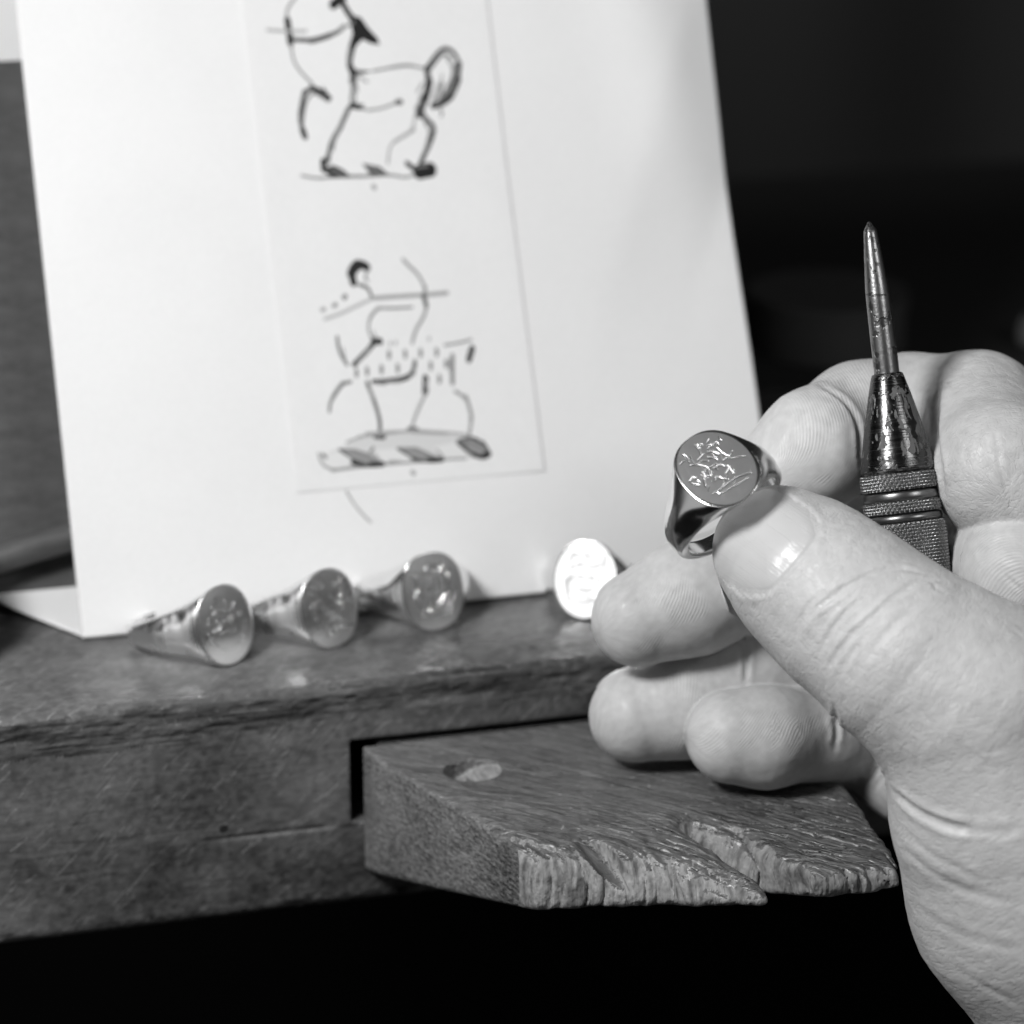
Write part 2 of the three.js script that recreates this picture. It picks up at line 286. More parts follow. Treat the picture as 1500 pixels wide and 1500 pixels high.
const rawMap = metres(canvasTex(1024, 1024, (g, w, h) => {
  paintBase(g, w, h, (u, v) => 0.27 * (1 + 0.5 * fbm2(u, v, 7, 5, 4, 101) + 0.6 * fbm2(u + 0.03 * fbm2(u, v, 3, 3, 2, 104), v, 70, 6, 3, 102) + 0.4 * fbm2(u, v, 110, 60, 2, 103)) * (1 - 0.6 * smooth(0.15, 0.4, fbm2(u, v, 24, 5, 3, 105))));
  scratches(g, w, h, 260, 70, 1.5, 0.5, 0, 0.4, 2);
  scratches(g, w, h, 200, 70, 1.5, 0.6, 245, 0.3, 2.2);
}, true), 0.05);
const rawBump = metres(gridTex(1024, 1024, (u, v) => 0.5 + 0.4 * fbm2(u, v, 70, 6, 3, 102) + 0.35 * fbm2(u, v, 60, 40, 3, 106)), 0.05);
const pinRaw = std({ map: rawMap, bumpMap: rawBump, bumpScale: 0.0005, roughness: 0.7 });
const pin = thing('bench_pin', 'thick scarred wooden bench pin with a notched, gnawed front edge', 'bench pin', V3(40, -35, 2));
part('pin_block', solid(pinField, [1, -37, -1.2], [81, -9.5, 70], 0.42, boxUV((x, y, z, nx, ny, nz, k) => {
  if (Math.hypot((x - 19.2) * 0.88, z - 14.8) < 4.25 && y > -18 && y < -11.6) return 2;
  if (z > 41 && ny < (0.62 + 0.14 * noise3(x * 0.5, y * 0.5, z * 0.5)) * Math.hypot(nx, ny, nz) && x > 19.6 && x < 77 && y > -33) return 2;
  return k === 1 ? 0 : 1;
}), V3(40, -35, 2)), [pinTop, pinSide, pinRaw], pin);
const tongue = new THREE.BoxGeometry(0.072, 0.0125, 0.03); tongue.translate(0.0024, 0.0168, -0.0172);
part('pin_tongue', tongue, pinSide, pin);

// ---------------------------------------------------------------- card with the pasted drawing
const LEAN = 27.5 * D2R;
const paperTex = metres(gridTex(1024, 1024, (u, v) => 0.8 + 0.02 * fbm2(u, v, 8, 8, 4, 111) + 0.02 * fbm2(u, v, 200, 200, 2, 112), true), 0.1);
const paperBump = metres(gridTex(512, 512, (u, v) => 0.5 + 0.4 * fbm2(u, v, 60, 60, 3, 113)), 0.05);
const paper = std({ map: paperTex, bumpMap: paperBump, bumpScale: 0.00004, roughness: 0.85 });
// a bowed sheet standing in its own x (across), y (up), z (out of the face) axes, with thickness
function sheet(x0, x1, y0, y1, th, bow, nx = 40, ny = 40, outline) {
  const P = [], U = [], I = [], row = nx + 1;
  for (const s of [1, -1]) for (let j = 0; j <= ny; j++) for (let i = 0; i <= nx; i++) {
    let x = lerp(x0, x1, i / nx), y = lerp(y0, y1, j / ny); if (outline) [x, y] = outline(x, y, i / nx, j / ny);
    P.push(x * MM, y * MM, (bow(x, y) + s * th / 2) * MM); U.push(x * MM, y * MM);
  }
  const n = row * (ny + 1);
  for (let j = 0; j < ny; j++) for (let i = 0; i < nx; i++) { const a = j * row + i; I.push(a, a + 1, a + row + 1, a, a + row + 1, a + row); I.push(n + a, n + a + row + 1, n + a + 1, n + a, n + a + row, n + a + row + 1); }
  const g = new THREE.BufferGeometry(); g.setAttribute('position', new THREE.Float32BufferAttribute(P, 3)); g.setAttribute('uv', new THREE.Float32BufferAttribute(U, 2)); g.setIndex(I); g.computeVertexNormals();
  // edge strip with its own vertices, slightly rounded by three rows
  const loop = []; for (let i = 0; i <= nx; i++) loop.push(i); for (let j = 1; j <= ny; j++) loop.push(j * row + nx); for (let i = nx - 1; i >= 0; i--) loop.push(ny * row + i); for (let j = ny - 1; j >= 1; j--) loop.push(j * row);
  const EP = [], EU = [], EI = [];
  for (let k = 0; k <= loop.length; k++) { const v = loop[k % loop.length], w = loop[(k + 1) % loop.length], u = loop[(k - 1 + loop.length) % loop.length]; const dx = P[w * 3] - P[u * 3], dy = P[w * 3 + 1] - P[u * 3 + 1], l = Math.hypot(dx, dy) || 1; for (const [o, t] of [[0, 1], [0.35, 0.5], [0.35, -0.5], [0, -1]]) { EP.push(P[v * 3] + dy / l * o * th * MM, P[v * 3 + 1] - dx / l * o * th * MM, P[v * 3 + 2] + (t - 1) * th / 2 * MM); EU.push(k * 0.001, o * 0.001); } }
  for (let k = 0; k < loop.length; k++) for (let r = 0; r < 3; r++) { const a = k * 4 + r; EI.push(a, a + 1, a + 5, a, a + 5, a + 4); }
  const e = new THREE.BufferGeometry(); e.setAttribute('position', new THREE.Float32BufferAttribute(EP, 3)); e.setAttribute('uv', new THREE.Float32BufferAttribute(EU, 2)); e.setIndex(EI); e.computeVertexNormals();
  return mergeGeometries([g, e]);
}
const card = thing('folded_card', 'tall white folded card leaning behind the rings with drawings pasted on', 'card', V3(0, 0.6, -31));
card.rotation.x = -LEAN;
const cardBow = (x, y) => 0.5 * Math.sin((x + 39) / 128 * 3.1) + 0.0006 * (x - 20) * (y - 60) * 0.1 + 2.2 * Math.exp(-(((x - 80 + 0.16 * (y - 90)) / 10) ** 2)) * smooth(40, 100, y) + 0.9 * Math.exp(-(((x - 62) / 16) ** 2)) * smooth(60, 130, y) + 0.35 * Math.sin(y * 0.05 + x * 0.02) - 0.17 * Math.log(1 + Math.exp(clamp(((x - 69) * 0.925 - (y - 68) * 0.378) * 1.2, -20, 20))) / 1.2 * smooth(34, 80, y);
part('front_panel', sheet(-39.6, 89.6, 0, 150, 0.9, cardBow, 80, 80), paper, card);
const flap = part('folded_flap', sheet(-39.4, 89, 0, 18, 0.7, (x, y) => 0.015 * y * y * 0.2, 30, 10, (x, y, u) => [x - (u < 0.5 ? 0.82 : -0.82) * y * Math.abs(1 - 2 * u), y]), paper, card);
flap.position.set(0, 0.0003, -0.0006); flap.rotation.x = -(Math.PI / 2 - LEAN) + 0.06;
const STRIP = [0.8, 46.8, 22, 140];
const inkLists = [[
  ['p', 0, 0.12, '213 1095 227 1089 235 1070 218 1054 210 1039 203 1015 195 1004 198 1036 208 1063'],
  ['l', 0.4, 0.6, '113 1140 94 1121 87 1101 92 1085'],
  ['l', 0.9, 0.08, '89 1093 90 1073 90 1051'],
  ['l', 0.3, 0.45, '91 1049 90 1021 101 997 122 972'],
  ['l', 0.4, 0.68, '50 1077 82 1073 121 1071'],
  ['l', 0.5, 0.25, '94 1057 127 1052 151 1056 180 1066 193 1076'],
  ['l', 1.1, 0.06, '177 1118 191 1127 206 1143 214 1159 203 1169 187 1160 177 1145'],
  ['l', 0.8, 0.06, '194 1124 202 1103 211 1090'],
  ['p', 0, 0.05, '205 1097 226 1092 239 1069 253 1051 256 1038 240 1041 225 1050 212 1039 202 1019 200 998 190 1003 197 1036 208 1063 204 1087'],
  ['l', 0.3, 0.55, '180 1070 190 1072 211 1083'],
  ['p', 0, 0.06, '196 1004 207 993 238 989 214 984 198 987'],
  ['l', 0.3, 0.5, '238 989 274 994 302 998 325 991 339 987'],
  ['l', 0.9, 0.12, '196 1000 202 981 197 972'],
  ['l', 0.4, 0.5, '193 976 197 960 190 940 192 928'],
  ['p', 0, 0.08, '192 936 203 928 218 917 198 918 185 923'],
  ['l', 0.3, 0.55, '217 916 241 916 266 924 282 929'],
  ['l', 0.6, 0.2, '276 928 283 928'],
  ['l', 0.5, 0.2, '187 925 167 890 147 864 136 837 127 816'],
  ['l', 0.7, 0.1, '150 943 139 955 119 964'],
  ['l', 0.5, 0.25, '119 964 106 957 97 930 90 903 96 886'],
  ['l', 0.8, 0.15, '94 887 97 874'],
  ['l', 0.5, 0.18, '339 988 360 1015 378 1026 393 1018 402 997 397 969'],
  ['l', 0.8, 0.1, '401 993 395 965 383 941 369 924 343 917'],
  ['l', 0.2, 0.5, '367 974 361 951 345 920'],
  ['l', 0.2, 0.5, '385 973 376 946 357 923'],
  ['l', 0.2, 0.5, '358 959 349 939 344 928'],
  ['l', 0.8, 0.1, '339 987 341 964 333 936 319 917 315 901'],
  ['l', 1.1, 0.08, '328 933 315 905'],
  ['l', 0.6, 0.15, '315 905 329 891 342 876 330 849 313 822 305 806'],
  ['l', 0.3, 0.6, '306 898 302 874 274 860 253 849 245 814'],
  ['l', 0.3, 0.5, '83 801 109 793 133 795 172 794 203 792 250 793 273 784 298 791'],
  ['p', 0, 0.15, '119 810 143 817 160 808 174 793 137 795'],
  ['l', 0.7, 0.1, '125 826 124 810'],
  ['p', 0, 0.3, '197 817 229 809 248 789 209 796'],
  ['l', 1.7, 0.05, '302 794 324 797'],
  ['l', 0.6, 0.1, '281 812 298 795'],
  ['l', 0.6, 0.6, '213 772 215 770'],
  ['l', 0.3, 0.35, '340 980 363 1007 378 1016 389 1001'],
  ['l', 0.3, 0.35, '392 993 386 965 367 938 355 921'],
  ['l', 0.3, 0.3, '399 1005 393 957 372 930'],
  ['l', 0.3, 0.4, '366 958 363 939 351 919'],
  ['l', 0.3, 0.45, '356 911 359 903 356 897'],
  ['l', 0.4, 0.4, '322 929 321 905 333 888'],
  ['l', 0.3, 0.5, '181 921 159 883 143 852 136 821'],
  ['l', 0.3, 0.45, '147 937 135 948 122 956 107 941 100 918 96 898'],
  ['p', 0, 0.25, '147 939 147 957 139 967 143 951'],
  ['l', 0.3, 0.45, '321 901 324 881 333 872 323 849'],
  ['l', 0.3, 0.45, '205 979 199 960 198 936'],
  ['l', 0.2, 0.5, '328 961 316 945'],
  ['l', 0.2, 0.5, '332 948 318 931'],
  ['l', 0.2, 0.5, '322 929 309 914'],
  ['l', 0.2, 0.5, '312 913 306 898'],
  ['l', 0.2, 0.5, '209 981 216 975'],
  ['l', 0.2, 0.5, '216 975 225 969'],
  ['l', 0.2, 0.5, '204 967 204 952'],
  ['l', 0.2, 0.5, '203 928 213 926'],
  ['l', 0.2, 0.5, '200 1035 195 1012'],
  ['l', 0.2, 0.5, '194 1024 191 1004'],
  ['l', 0.2, 0.5, '167 890 158 875'],
  ['l', 0.2, 0.5, '152 863 146 844'],
  ['l', 0.2, 0.5, '333 868 325 845'],
  ['l', 0.2, 0.5, '324 849 315 830'],
  ['l', 0.2, 0.5, '120 958 134 946'],
  ['l', 0.2, 0.5, '138 809 161 799'],
  ['l', 0.2, 0.5, '209 810 231 799'],
  ['l', 0.2, 0.5, '299 803 319 805'],
  ['l', 0.2, 0.5, '379 1006 387 989'],
  ['l', 0.2, 0.5, '387 985 387 961'],
  ['l', 0.2, 0.5, '377 958 367 934'],
  ['l', 0.2, 0.5, '368 942 356 927'],
  ['l', 0.2, 0.5, '355 939 347 923'],
  ['l', 0.2, 0.5, '389 957 382 937']
], [
  ['p', 0, 0.82, '57 283 93 294 145 314 223 313 294 304 343 294 366 278 368 260 352 253 281 257 213 256 110 256 75 254 57 268'],
  ['p', 0, 0.87, '60 283 94 289 110 272 105 258 75 257 59 269'],
  ['p', 0, 0.87, '156 285 198 284 218 266 213 258 174 259'],
  ['p', 0, 0.87, '266 281 313 288 332 263 324 256 285 258'],
  ['l', 1.0, 0.1, '155 596 153 612 160 626 175 629 183 622'],
  ['l', 0.3, 0.5, '184 617 175 603 182 597'],
  ['l', 0.4, 0.35, '165 591 179 586 183 577 185 568'],
  ['l', 0.5, 0.6, '91 549 95 550'],
  ['l', 0.5, 0.55, '113 555 118 557'],
  ['l', 0.6, 0.5, '134 569 137 571'],
  ['l', 0.4, 0.7, '94 532 121 538 151 550 188 564'],
  ['l', 0.5, 0.62, '188 564 253 564 289 563 327 564'],
  ['l', 0.4, 0.55, '252 632 260 621 277 603 287 577 283 560 286 541 277 521 260 501 250 476'],
  ['l', 0.6, 0.3, '282 560 285 543'],
  ['l', 0.3, 0.5, '258 542 222 542 197 546 181 535 172 514 173 496 183 483'],
  ['l', 0.6, 0.15, '183 485 167 468 138 444'],
  ['l', 0.4, 0.35, '113 497 112 473 125 445'],
  ['l', 0.8, 0.1, '179 485 191 483'],
  ['l', 0.5, 0.5, '205 462 204 452'],
  ['l', 0.5, 0.5, '235 461 234 451'],
  ['l', 0.5, 0.5, '264 461 263 451'],
  ['l', 0.5, 0.5, '294 460 293 450'],
  ['l', 0.5, 0.5, '188 436 187 426'],
  ['l', 0.5, 0.5, '218 436 217 426'],
  ['l', 0.5, 0.5, '251 438 249 429'],
  ['l', 0.5, 0.5, '280 436 279 426'],
  ['l', 0.5, 0.5, '309 437 308 428'],
  ['l', 0.5, 0.5, '161 435 160 425'],
  ['l', 0.5, 0.5, '293 410 292 400'],
  ['l', 0.5, 0.5, '141 433 140 423'],
  ['l', 0.4, 0.65, '220 480 219 477'],
  ['l', 0.4, 0.65, '252 479 252 477'],
  ['l', 0.4, 0.65, '283 482 282 480'],
  ['l', 0.4, 0.65, '209 479 209 476'],
  ['l', 0.5, 0.25, '169 410 199 409 227 409 245 420 251 441'],
  ['l', 0.4, 0.45, '128 413 114 412 98 396 85 376 83 362'],
  ['l', 0.5, 0.3, '158 409 167 376 174 337 170 312'],
  ['l', 0.8, 0.12, '267 409 263 383'],
  ['l', 0.4, 0.6, '263 379 241 345 229 316'],
  ['l', 0.6, 0.5, '322 446 316 396'],
  ['l', 0.4, 0.55, '319 380 338 369 345 337 342 319 334 295'],
  ['l', 0.3, 0.55, '310 467 339 469 361 474'],
  ['l', 0.8, 0.2, '361 457 352 437'],
  ['l', 0.7, 0.3, '162 310 176 308'],
  ['l', 0.6, 0.35, '225 317 240 315'],
  ['l', 0.3, 0.6, '54 287 55 269 75 254 110 256 167 258 213 256 281 257 324 255'],
  ['l', 0.3, 0.65, '108 303 145 316 223 315 294 306 329 299'],
  ['l', 0.5, 0.25, '313 286 336 295 359 280 370 262 352 253 332 265 313 286'],
  ['p', 0, 0.55, '91 293 121 290 148 279 170 258 142 255 118 267'],
  ['p', 0, 0.55, '199 286 234 284 254 273 281 257 245 255 218 269'],
  ['p', 0, 0.5, '315 290 339 291 359 279 370 262 342 259'],
  ['l', 0.6, 0.1, '115 266 139 258 169 258'],
  ['l', 0.6, 0.1, '226 265 249 257 279 257'],
  ['l', 0.7, 0.1, '342 261 356 254 368 260'],
  ['l', 0.3, 0.3, '93 291 119 269 139 259'],
  ['l', 0.3, 0.3, '200 284 218 269 249 256'],
  ['l', 0.3, 0.4, '155 289 149 282'],
  ['l', 0.4, 0.5, '61 285 67 279'],
  ['l', 0.6, 0.65, '222 238 224 236'],
  ['l', 0.2, 0.6, '171 472 159 460'],
  ['l', 0.2, 0.6, '158 458 146 447'],
  ['l', 0.2, 0.6, '121 476 123 458'],
  ['l', 0.2, 0.6, '181 503 185 488'],
  ['l', 0.2, 0.6, '193 545 214 542'],
  ['l', 0.2, 0.6, '198 406 220 405'],
  ['l', 0.2, 0.6, '174 406 191 403'],
  ['l', 0.2, 0.6, '250 430 247 416'],
  ['l', 0.2, 0.6, '266 404 267 389'],
  ['l', 0.2, 0.6, '269 400 269 386'],
  ['l', 0.2, 0.6, '315 439 314 418'],
  ['l', 0.2, 0.6, '162 398 165 380'],
  ['l', 0.2, 0.6, '340 327 340 312'],
  ['l', 0.2, 0.6, '106 283 136 266'],
  ['l', 0.2, 0.6, '112 277 143 262'],
  ['l', 0.2, 0.6, '215 277 246 262'],
  ['l', 0.2, 0.6, '222 271 252 258'],
  ['l', 0.2, 0.6, '334 281 357 265'],
  ['l', 0.2, 0.6, '330 274 353 260'],
  ['l', 0.2, 0.6, '131 312 202 313'],
  ['l', 0.2, 0.6, '230 311 294 303'],
  ['l', 0.2, 0.6, '155 278 164 264'],
  ['l', 0.2, 0.6, '272 275 282 262'],
  ['l', 0.2, 0.6, '182 262 203 259']
]];
const printMap = canvasTex(1024, 2048, (g, w, h) => {
  paintBase(g, w, h, (u, v) => 0.795 + 0.02 * fbm2(u, v, 60, 150, 2, 121) + 0.015 * fbm2(u, v, 6, 12, 3, 122));
  const s = w / (STRIP[1] - STRIP[0]), X = (x) => (x / 10 - STRIP[0]) * s, Y = (y) => h - (y / 10 - STRIP[2]) * h / (STRIP[3] - STRIP[2]);
  g.lineCap = g.lineJoin = 'round';
  for (const list of inkLists) for (const [kind, mm, tone, pts] of list) {
    const p = nums(pts), b = Math.round(tone * 255); g.strokeStyle = g.fillStyle = `rgb(${b},${b},${b})`; g.lineWidth = Math.max(mm * 1.3, 0.32) * s;
    g.beginPath(); g.moveTo(X(p[0]), Y(p[1]));
    if (kind === 'p' || p.length < 6) for (let i = 2; i < p.length; i += 2) g.lineTo(X(p[i]), Y(p[i + 1]));
    else { let i = 2; for (; i < p.length - 2; i += 2) g.quadraticCurveTo(X(p[i]), Y(p[i + 1]), (X(p[i]) + X(p[i + 2])) / 2, (Y(p[i + 1]) + Y(p[i + 3])) / 2); g.lineTo(X(p[i]), Y(p[i + 1])); }
    if (kind === 'p') g.fill(); else { g.stroke(); if (p.length > 6) { const a = Math.floor(p.length / 6) * 2, z = p.length - a; g.lineWidth *= 1.25; g.beginPath(); g.moveTo(X(p[a]), Y(p[a + 1])); for (let i = a + 2; i < z - 2; i += 2) g.quadraticCurveTo(X(p[i]), Y(p[i + 1]), (X(p[i]) + X(p[i + 2])) / 2, (Y(p[i + 1]) + Y(p[i + 3])) / 2); g.stroke(); } }
  }
}, true);
printMap.wrapS = printMap.wrapT = THREE.ClampToEdgeWrapping;
printMap.repeat.set(1000 / (STRIP[1] - STRIP[0]), 1000 / (STRIP[3] - STRIP[2])); printMap.offset.set(-STRIP[0] / (STRIP[1] - STRIP[0]), -STRIP[2] / (STRIP[3] - STRIP[2]));
const printed = std({ map: printMap, bumpMap: paperBump, bumpScale: 0.00004, roughness: 0.8 });
part('printed_drawing', sheet(...STRIP, 0.14, (x, y) => cardBow(x, y) + 0.54 + 0.16 * smooth(36, 46.8, x) + 0.12 * smooth(8, 0.8, x), 50, 60), printed, card);
const tickPath = new THREE.QuadraticBezierCurve3(V3(9.7, 21.6, cardBow(9.7, 21) + 0.47).multiplyScalar(MM), V3(11, 18, cardBow(11, 18) + 0.47).multiplyScalar(MM), V3(13.6, 15.4, cardBow(13, 15) + 0.47).multiplyScalar(MM));
part('ink_mark', new THREE.TubeGeometry(tickPath, 14, 0.00022, 5), std({ color: grey(0.42), roughness: 0.9 }), card);

// ---------------------------------------------------------------- what stands behind the card
const darkPaint = (v, s, r = 0.6) => std({ map: metres(gridTex(512, 512, (a, b) => v * (1 + 0.5 * fbm2(a, b, 5, 8, 4, s) + 0.35 * fbm2(a, b, 40, 60, 3, s + 5)), true), 0.12), roughness: r });
const board = thing('wooden_board', 'dark grey wooden board leaning behind the left edge of the card', 'board', V3(-70, 0, -48));
board.rotation.x = -LEAN;
const bp = new THREE.BoxGeometry(0.11, 0.1018, 0.006); bp.translate(0, 0.0509, -0.003);
part('panel', bp, darkPaint(0.055, 131), board);
const batten = new THREE.TubeGeometry(new THREE.CatmullRomCurve3([V3(-30, 1, 4), V3(10, 7.4, 4), V3(24, 10.6, 4), V3(38, 13, 4), V3(52, 13.6, 4)].map((p) => p.multiplyScalar(MM))), 40, 0.0027, 12);
part('batten', batten, darkPaint(0.085, 141, 0.5), board);
const white = thing('white_sheet', 'bright white sheet standing behind the top of the dark board', 'paper', V3(-70, 60, -112));
white.rotation.x = -0.15;
part('page', sheet(-60, 50, 0, 120, 0.5, (x, y) => 0.8 * Math.sin(x * 0.03), 20, 20), paper, white);
const stop = thing('dark_block', 'small dark wooden block on the bench just left of the card', 'block', V3(-72, 0, -40));
const sb = new THREE.BoxGeometry(0.026, 0.02, 0.036); sb.translate(0, 0.0101, 0); part('wood', sb, darkPaint(0.05, 151), stop);

const tin = thing('metal_tin', 'dim blurred dark tin far behind the card and the hand', 'tin', V3(150, 0, -166));
const tinBody = new THREE.CylinderGeometry(0.018, 0.018, 0.01, 40); tinBody.translate(0, 0.005, 0); part('body', tinBody, std({ color: grey(0.055), roughness: 0.6 }), tin);
const tinLid = new THREE.CylinderGeometry(0.0185, 0.0185, 0.003, 40); tinLid.translate(0, 0.0116, 0); part('lid', tinLid, std({ color: grey(0.05), roughness: 0.6 }), tin);
const shelf = thing('back_shelf', 'dark shelf board in the gloom behind the hand', 'shelf', V3(300, -14.3, -232));
part('shelf_board', new THREE.BoxGeometry(0.7, 0.028, 0.19), std({ color: grey(0.012), roughness: 0.8 }), shelf);
const jar = thing('pale_pot', 'small pale blurred pot at the edge of the view above the knuckles', 'pot', V3(197, 0, -152));
part('pot', new THREE.LatheGeometry([[0.001, 0], [11, 0], [13, 8], [12, 20], [10, 26], [10.5, 28], [9, 28]].map(([r, y]) => new THREE.Vector2(r * MM * 0.4, y * MM * 0.25)), 32), std({ color: grey(0.13), roughness: 0.6 }), jar);
const curtain = thing('dark_curtain', 'dark grey curtain hanging in the gloom on the right', 'curtain', V3(560, -300, -700));
part('cloth', sheet(-330, 500, 0, 1100, 2, (x) => -90 + 60 * Math.sin(x * 0.0075 - 1.2) + 14 * Math.sin(x * 0.03), 90, 4), std({ color: grey(0.085), roughness: 0.95 }), curtain);

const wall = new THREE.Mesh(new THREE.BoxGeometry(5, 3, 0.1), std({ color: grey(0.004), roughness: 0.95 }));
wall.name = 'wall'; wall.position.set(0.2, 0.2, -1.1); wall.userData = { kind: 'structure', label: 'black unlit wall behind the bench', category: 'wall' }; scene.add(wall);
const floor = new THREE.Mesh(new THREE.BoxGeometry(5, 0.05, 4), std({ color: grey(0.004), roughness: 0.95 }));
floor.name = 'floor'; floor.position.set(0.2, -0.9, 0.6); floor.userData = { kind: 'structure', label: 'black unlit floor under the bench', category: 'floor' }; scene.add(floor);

// ---------------------------------------------------------------- signet rings
const RH = 11.7, RI = 8.6, RO = 10.3, FA = 7.05, FB = 5.7;   // height of the face over the centre, inner and outer radius, half axes of the face
const ringField = (x, y, z) => {   // x: along the finger, y: through the face
  const rho = Math.hypot(y, z), t = clamp(y / RH, 0, 1.1);
  const b = y > 0 ? RO * (1 - Math.pow(t, 2.3) * (1 - FB / RO)) : RO, s = y > 0 ? lerp(rho / RO, Math.abs(z) / b, smooth(0, 5, y)) : rho / RO;
  const k = clamp((y + 8) / (RH + 8), 0, 1.05), a = 1.75 + (FA - 1.75) * Math.pow(k, 1.7), e = lerp(5, 2.3, smooth(-2, 9, y));
  const q = Math.pow(Math.pow(Math.abs(x) / a, e) + Math.pow(Math.abs(s), e), 1 / e);
  const body = (q - 1) * Math.min(a, 4) * 0.9 + 0.16 * Math.exp(-(((Math.abs(x) / a - 0.5) / 0.22) ** 2)) * smooth(1, 6, y) * smooth(11.2, 7.5, y);   // two soft flutes down each shoulder
  return smax(smax(body, RI - rho, 0.5), y - RH, 0.12);
};
const ringGeo = solid(ringField, [-7.4, -11.6, -11.6], [7.4, 13, 11.6], 0.17, () => ({ group: 0, key: 0, uv: (x, y, z) => [z, y] }));
const silverMap = metres(gridTex(512, 512, (u, v) => 0.4 + 0.3 * fbm2(u, v, 18, 18, 4, 301), false), 0.02);
const silver = std({ color: grey(0.86), metalness: 1, roughness: 0.2 });
const silverDull = std({ color: grey(0.86), metalness: 1, roughnessMap: silverMap, roughness: 0.85 });
const faceGeo = (() => {   // the flat engraved table, with a fine turned-down rim; uv across it
  const P = [], U = [], I = [], NA = 72, NR = 3;
  for (let r = 0; r <= NR; r++) for (let i = 0; i <= NA; i++) { const a = i / NA * 2 * Math.PI, k = r / NR, x = Math.sin(a) * k * (FA - 0.2), z = Math.cos(a) * k * (FB - 0.2); P.push(x * MM, (RH + 0.03) * MM, z * MM); U.push(0.5 - z / 14, 0.5 - x / 14); if (r < NR && i < NA) { const o = r * (NA + 1) + i; I.push(o, o + NA + 1, o + NA + 2, o, o + NA + 2, o + 1); } }
  const g = new THREE.BufferGeometry(); g.setAttribute('position', new THREE.Float32BufferAttribute(P, 3)); g.setAttribute('uv', new THREE.Float32BufferAttribute(U, 2)); g.setIndex(I); g.computeVertexNormals(); return g;
})();
function engraving(strokes, brushed, w = 1024) {   // strokes: [width in mm, 'x y ...' in tenths of mm from the middle, x to the crest's right, y to its top]; cut in: dark is deep
  return canvasTex(w, w, (g) => {
    g.fillStyle = '#e0e0e0'; g.fillRect(0, 0, w, w);
    if (brushed) for (let i = 0; i < 900; i++) { const b = rnd() < 0.5 ? 190 : 255; g.strokeStyle = `rgba(${b},${b},${b},0.25)`; g.lineWidth = 1 + rnd() * 1.5; const x = rnd() * w, y = rnd() * w, l = 30 + rnd() * 120, an = -0.9 + (rnd() - 0.5) * 0.8; g.beginPath(); g.moveTo(x, y); g.lineTo(x + Math.cos(an) * l, y + Math.sin(an) * l); g.stroke(); }
    g.lineCap = g.lineJoin = 'round';
    for (const [tone, grow] of [[150, 1.5], [70, 1], [10, 0.45]]) for (const [mm, s] of strokes) {
      const p = nums(s), X = (v) => (0.5 + v / 140) * w, Y = (v) => (0.5 - v / 140) * w; g.strokeStyle = `rgb(${tone},${tone},${tone})`; g.lineWidth = mm * grow / 14 * w;
      g.beginPath(); g.moveTo(X(p[0]), Y(p[1])); for (let i = 2; i < p.length; i += 2) g.lineTo(X(p[i]), Y(p[i + 1])); g.stroke();
    }
  });
}
const dots = (cx, cy, r, a0, a1, n, w) => Array.from({ length: n }, (_, i) => { const a = lerp(a0, a1, i / (n - 1)), x = Math.round(cx + r * Math.cos(a) * 10), y = Math.round(cy + r * Math.sin(a) * 12); return [w, `${x} ${y} ${x + 1} ${y + 1}`]; });
const sprinkle = (s, n, x0, x1, y0, y1, w) => Array.from({ length: n }, (_, i) => { const x = lerp(x0, x1, hash(i, s, 1)), y = lerp(y0, y1, hash(i, s, 2)), a = hash(i, s, 3) * 3.1, l = 2 + 5 * hash(i, s, 4), b = (hash(i, s, 5) - 0.5) * 4; return [w * (0.7 + 0.5 * hash(i, s, 6)), [x, y, x + l * Math.cos(a) - b * Math.sin(a), y + l * Math.sin(a) + b * Math.cos(a), x + 2 * l * Math.cos(a), y + 2 * l * Math.sin(a)].map(Math.round).join(' ')]; });
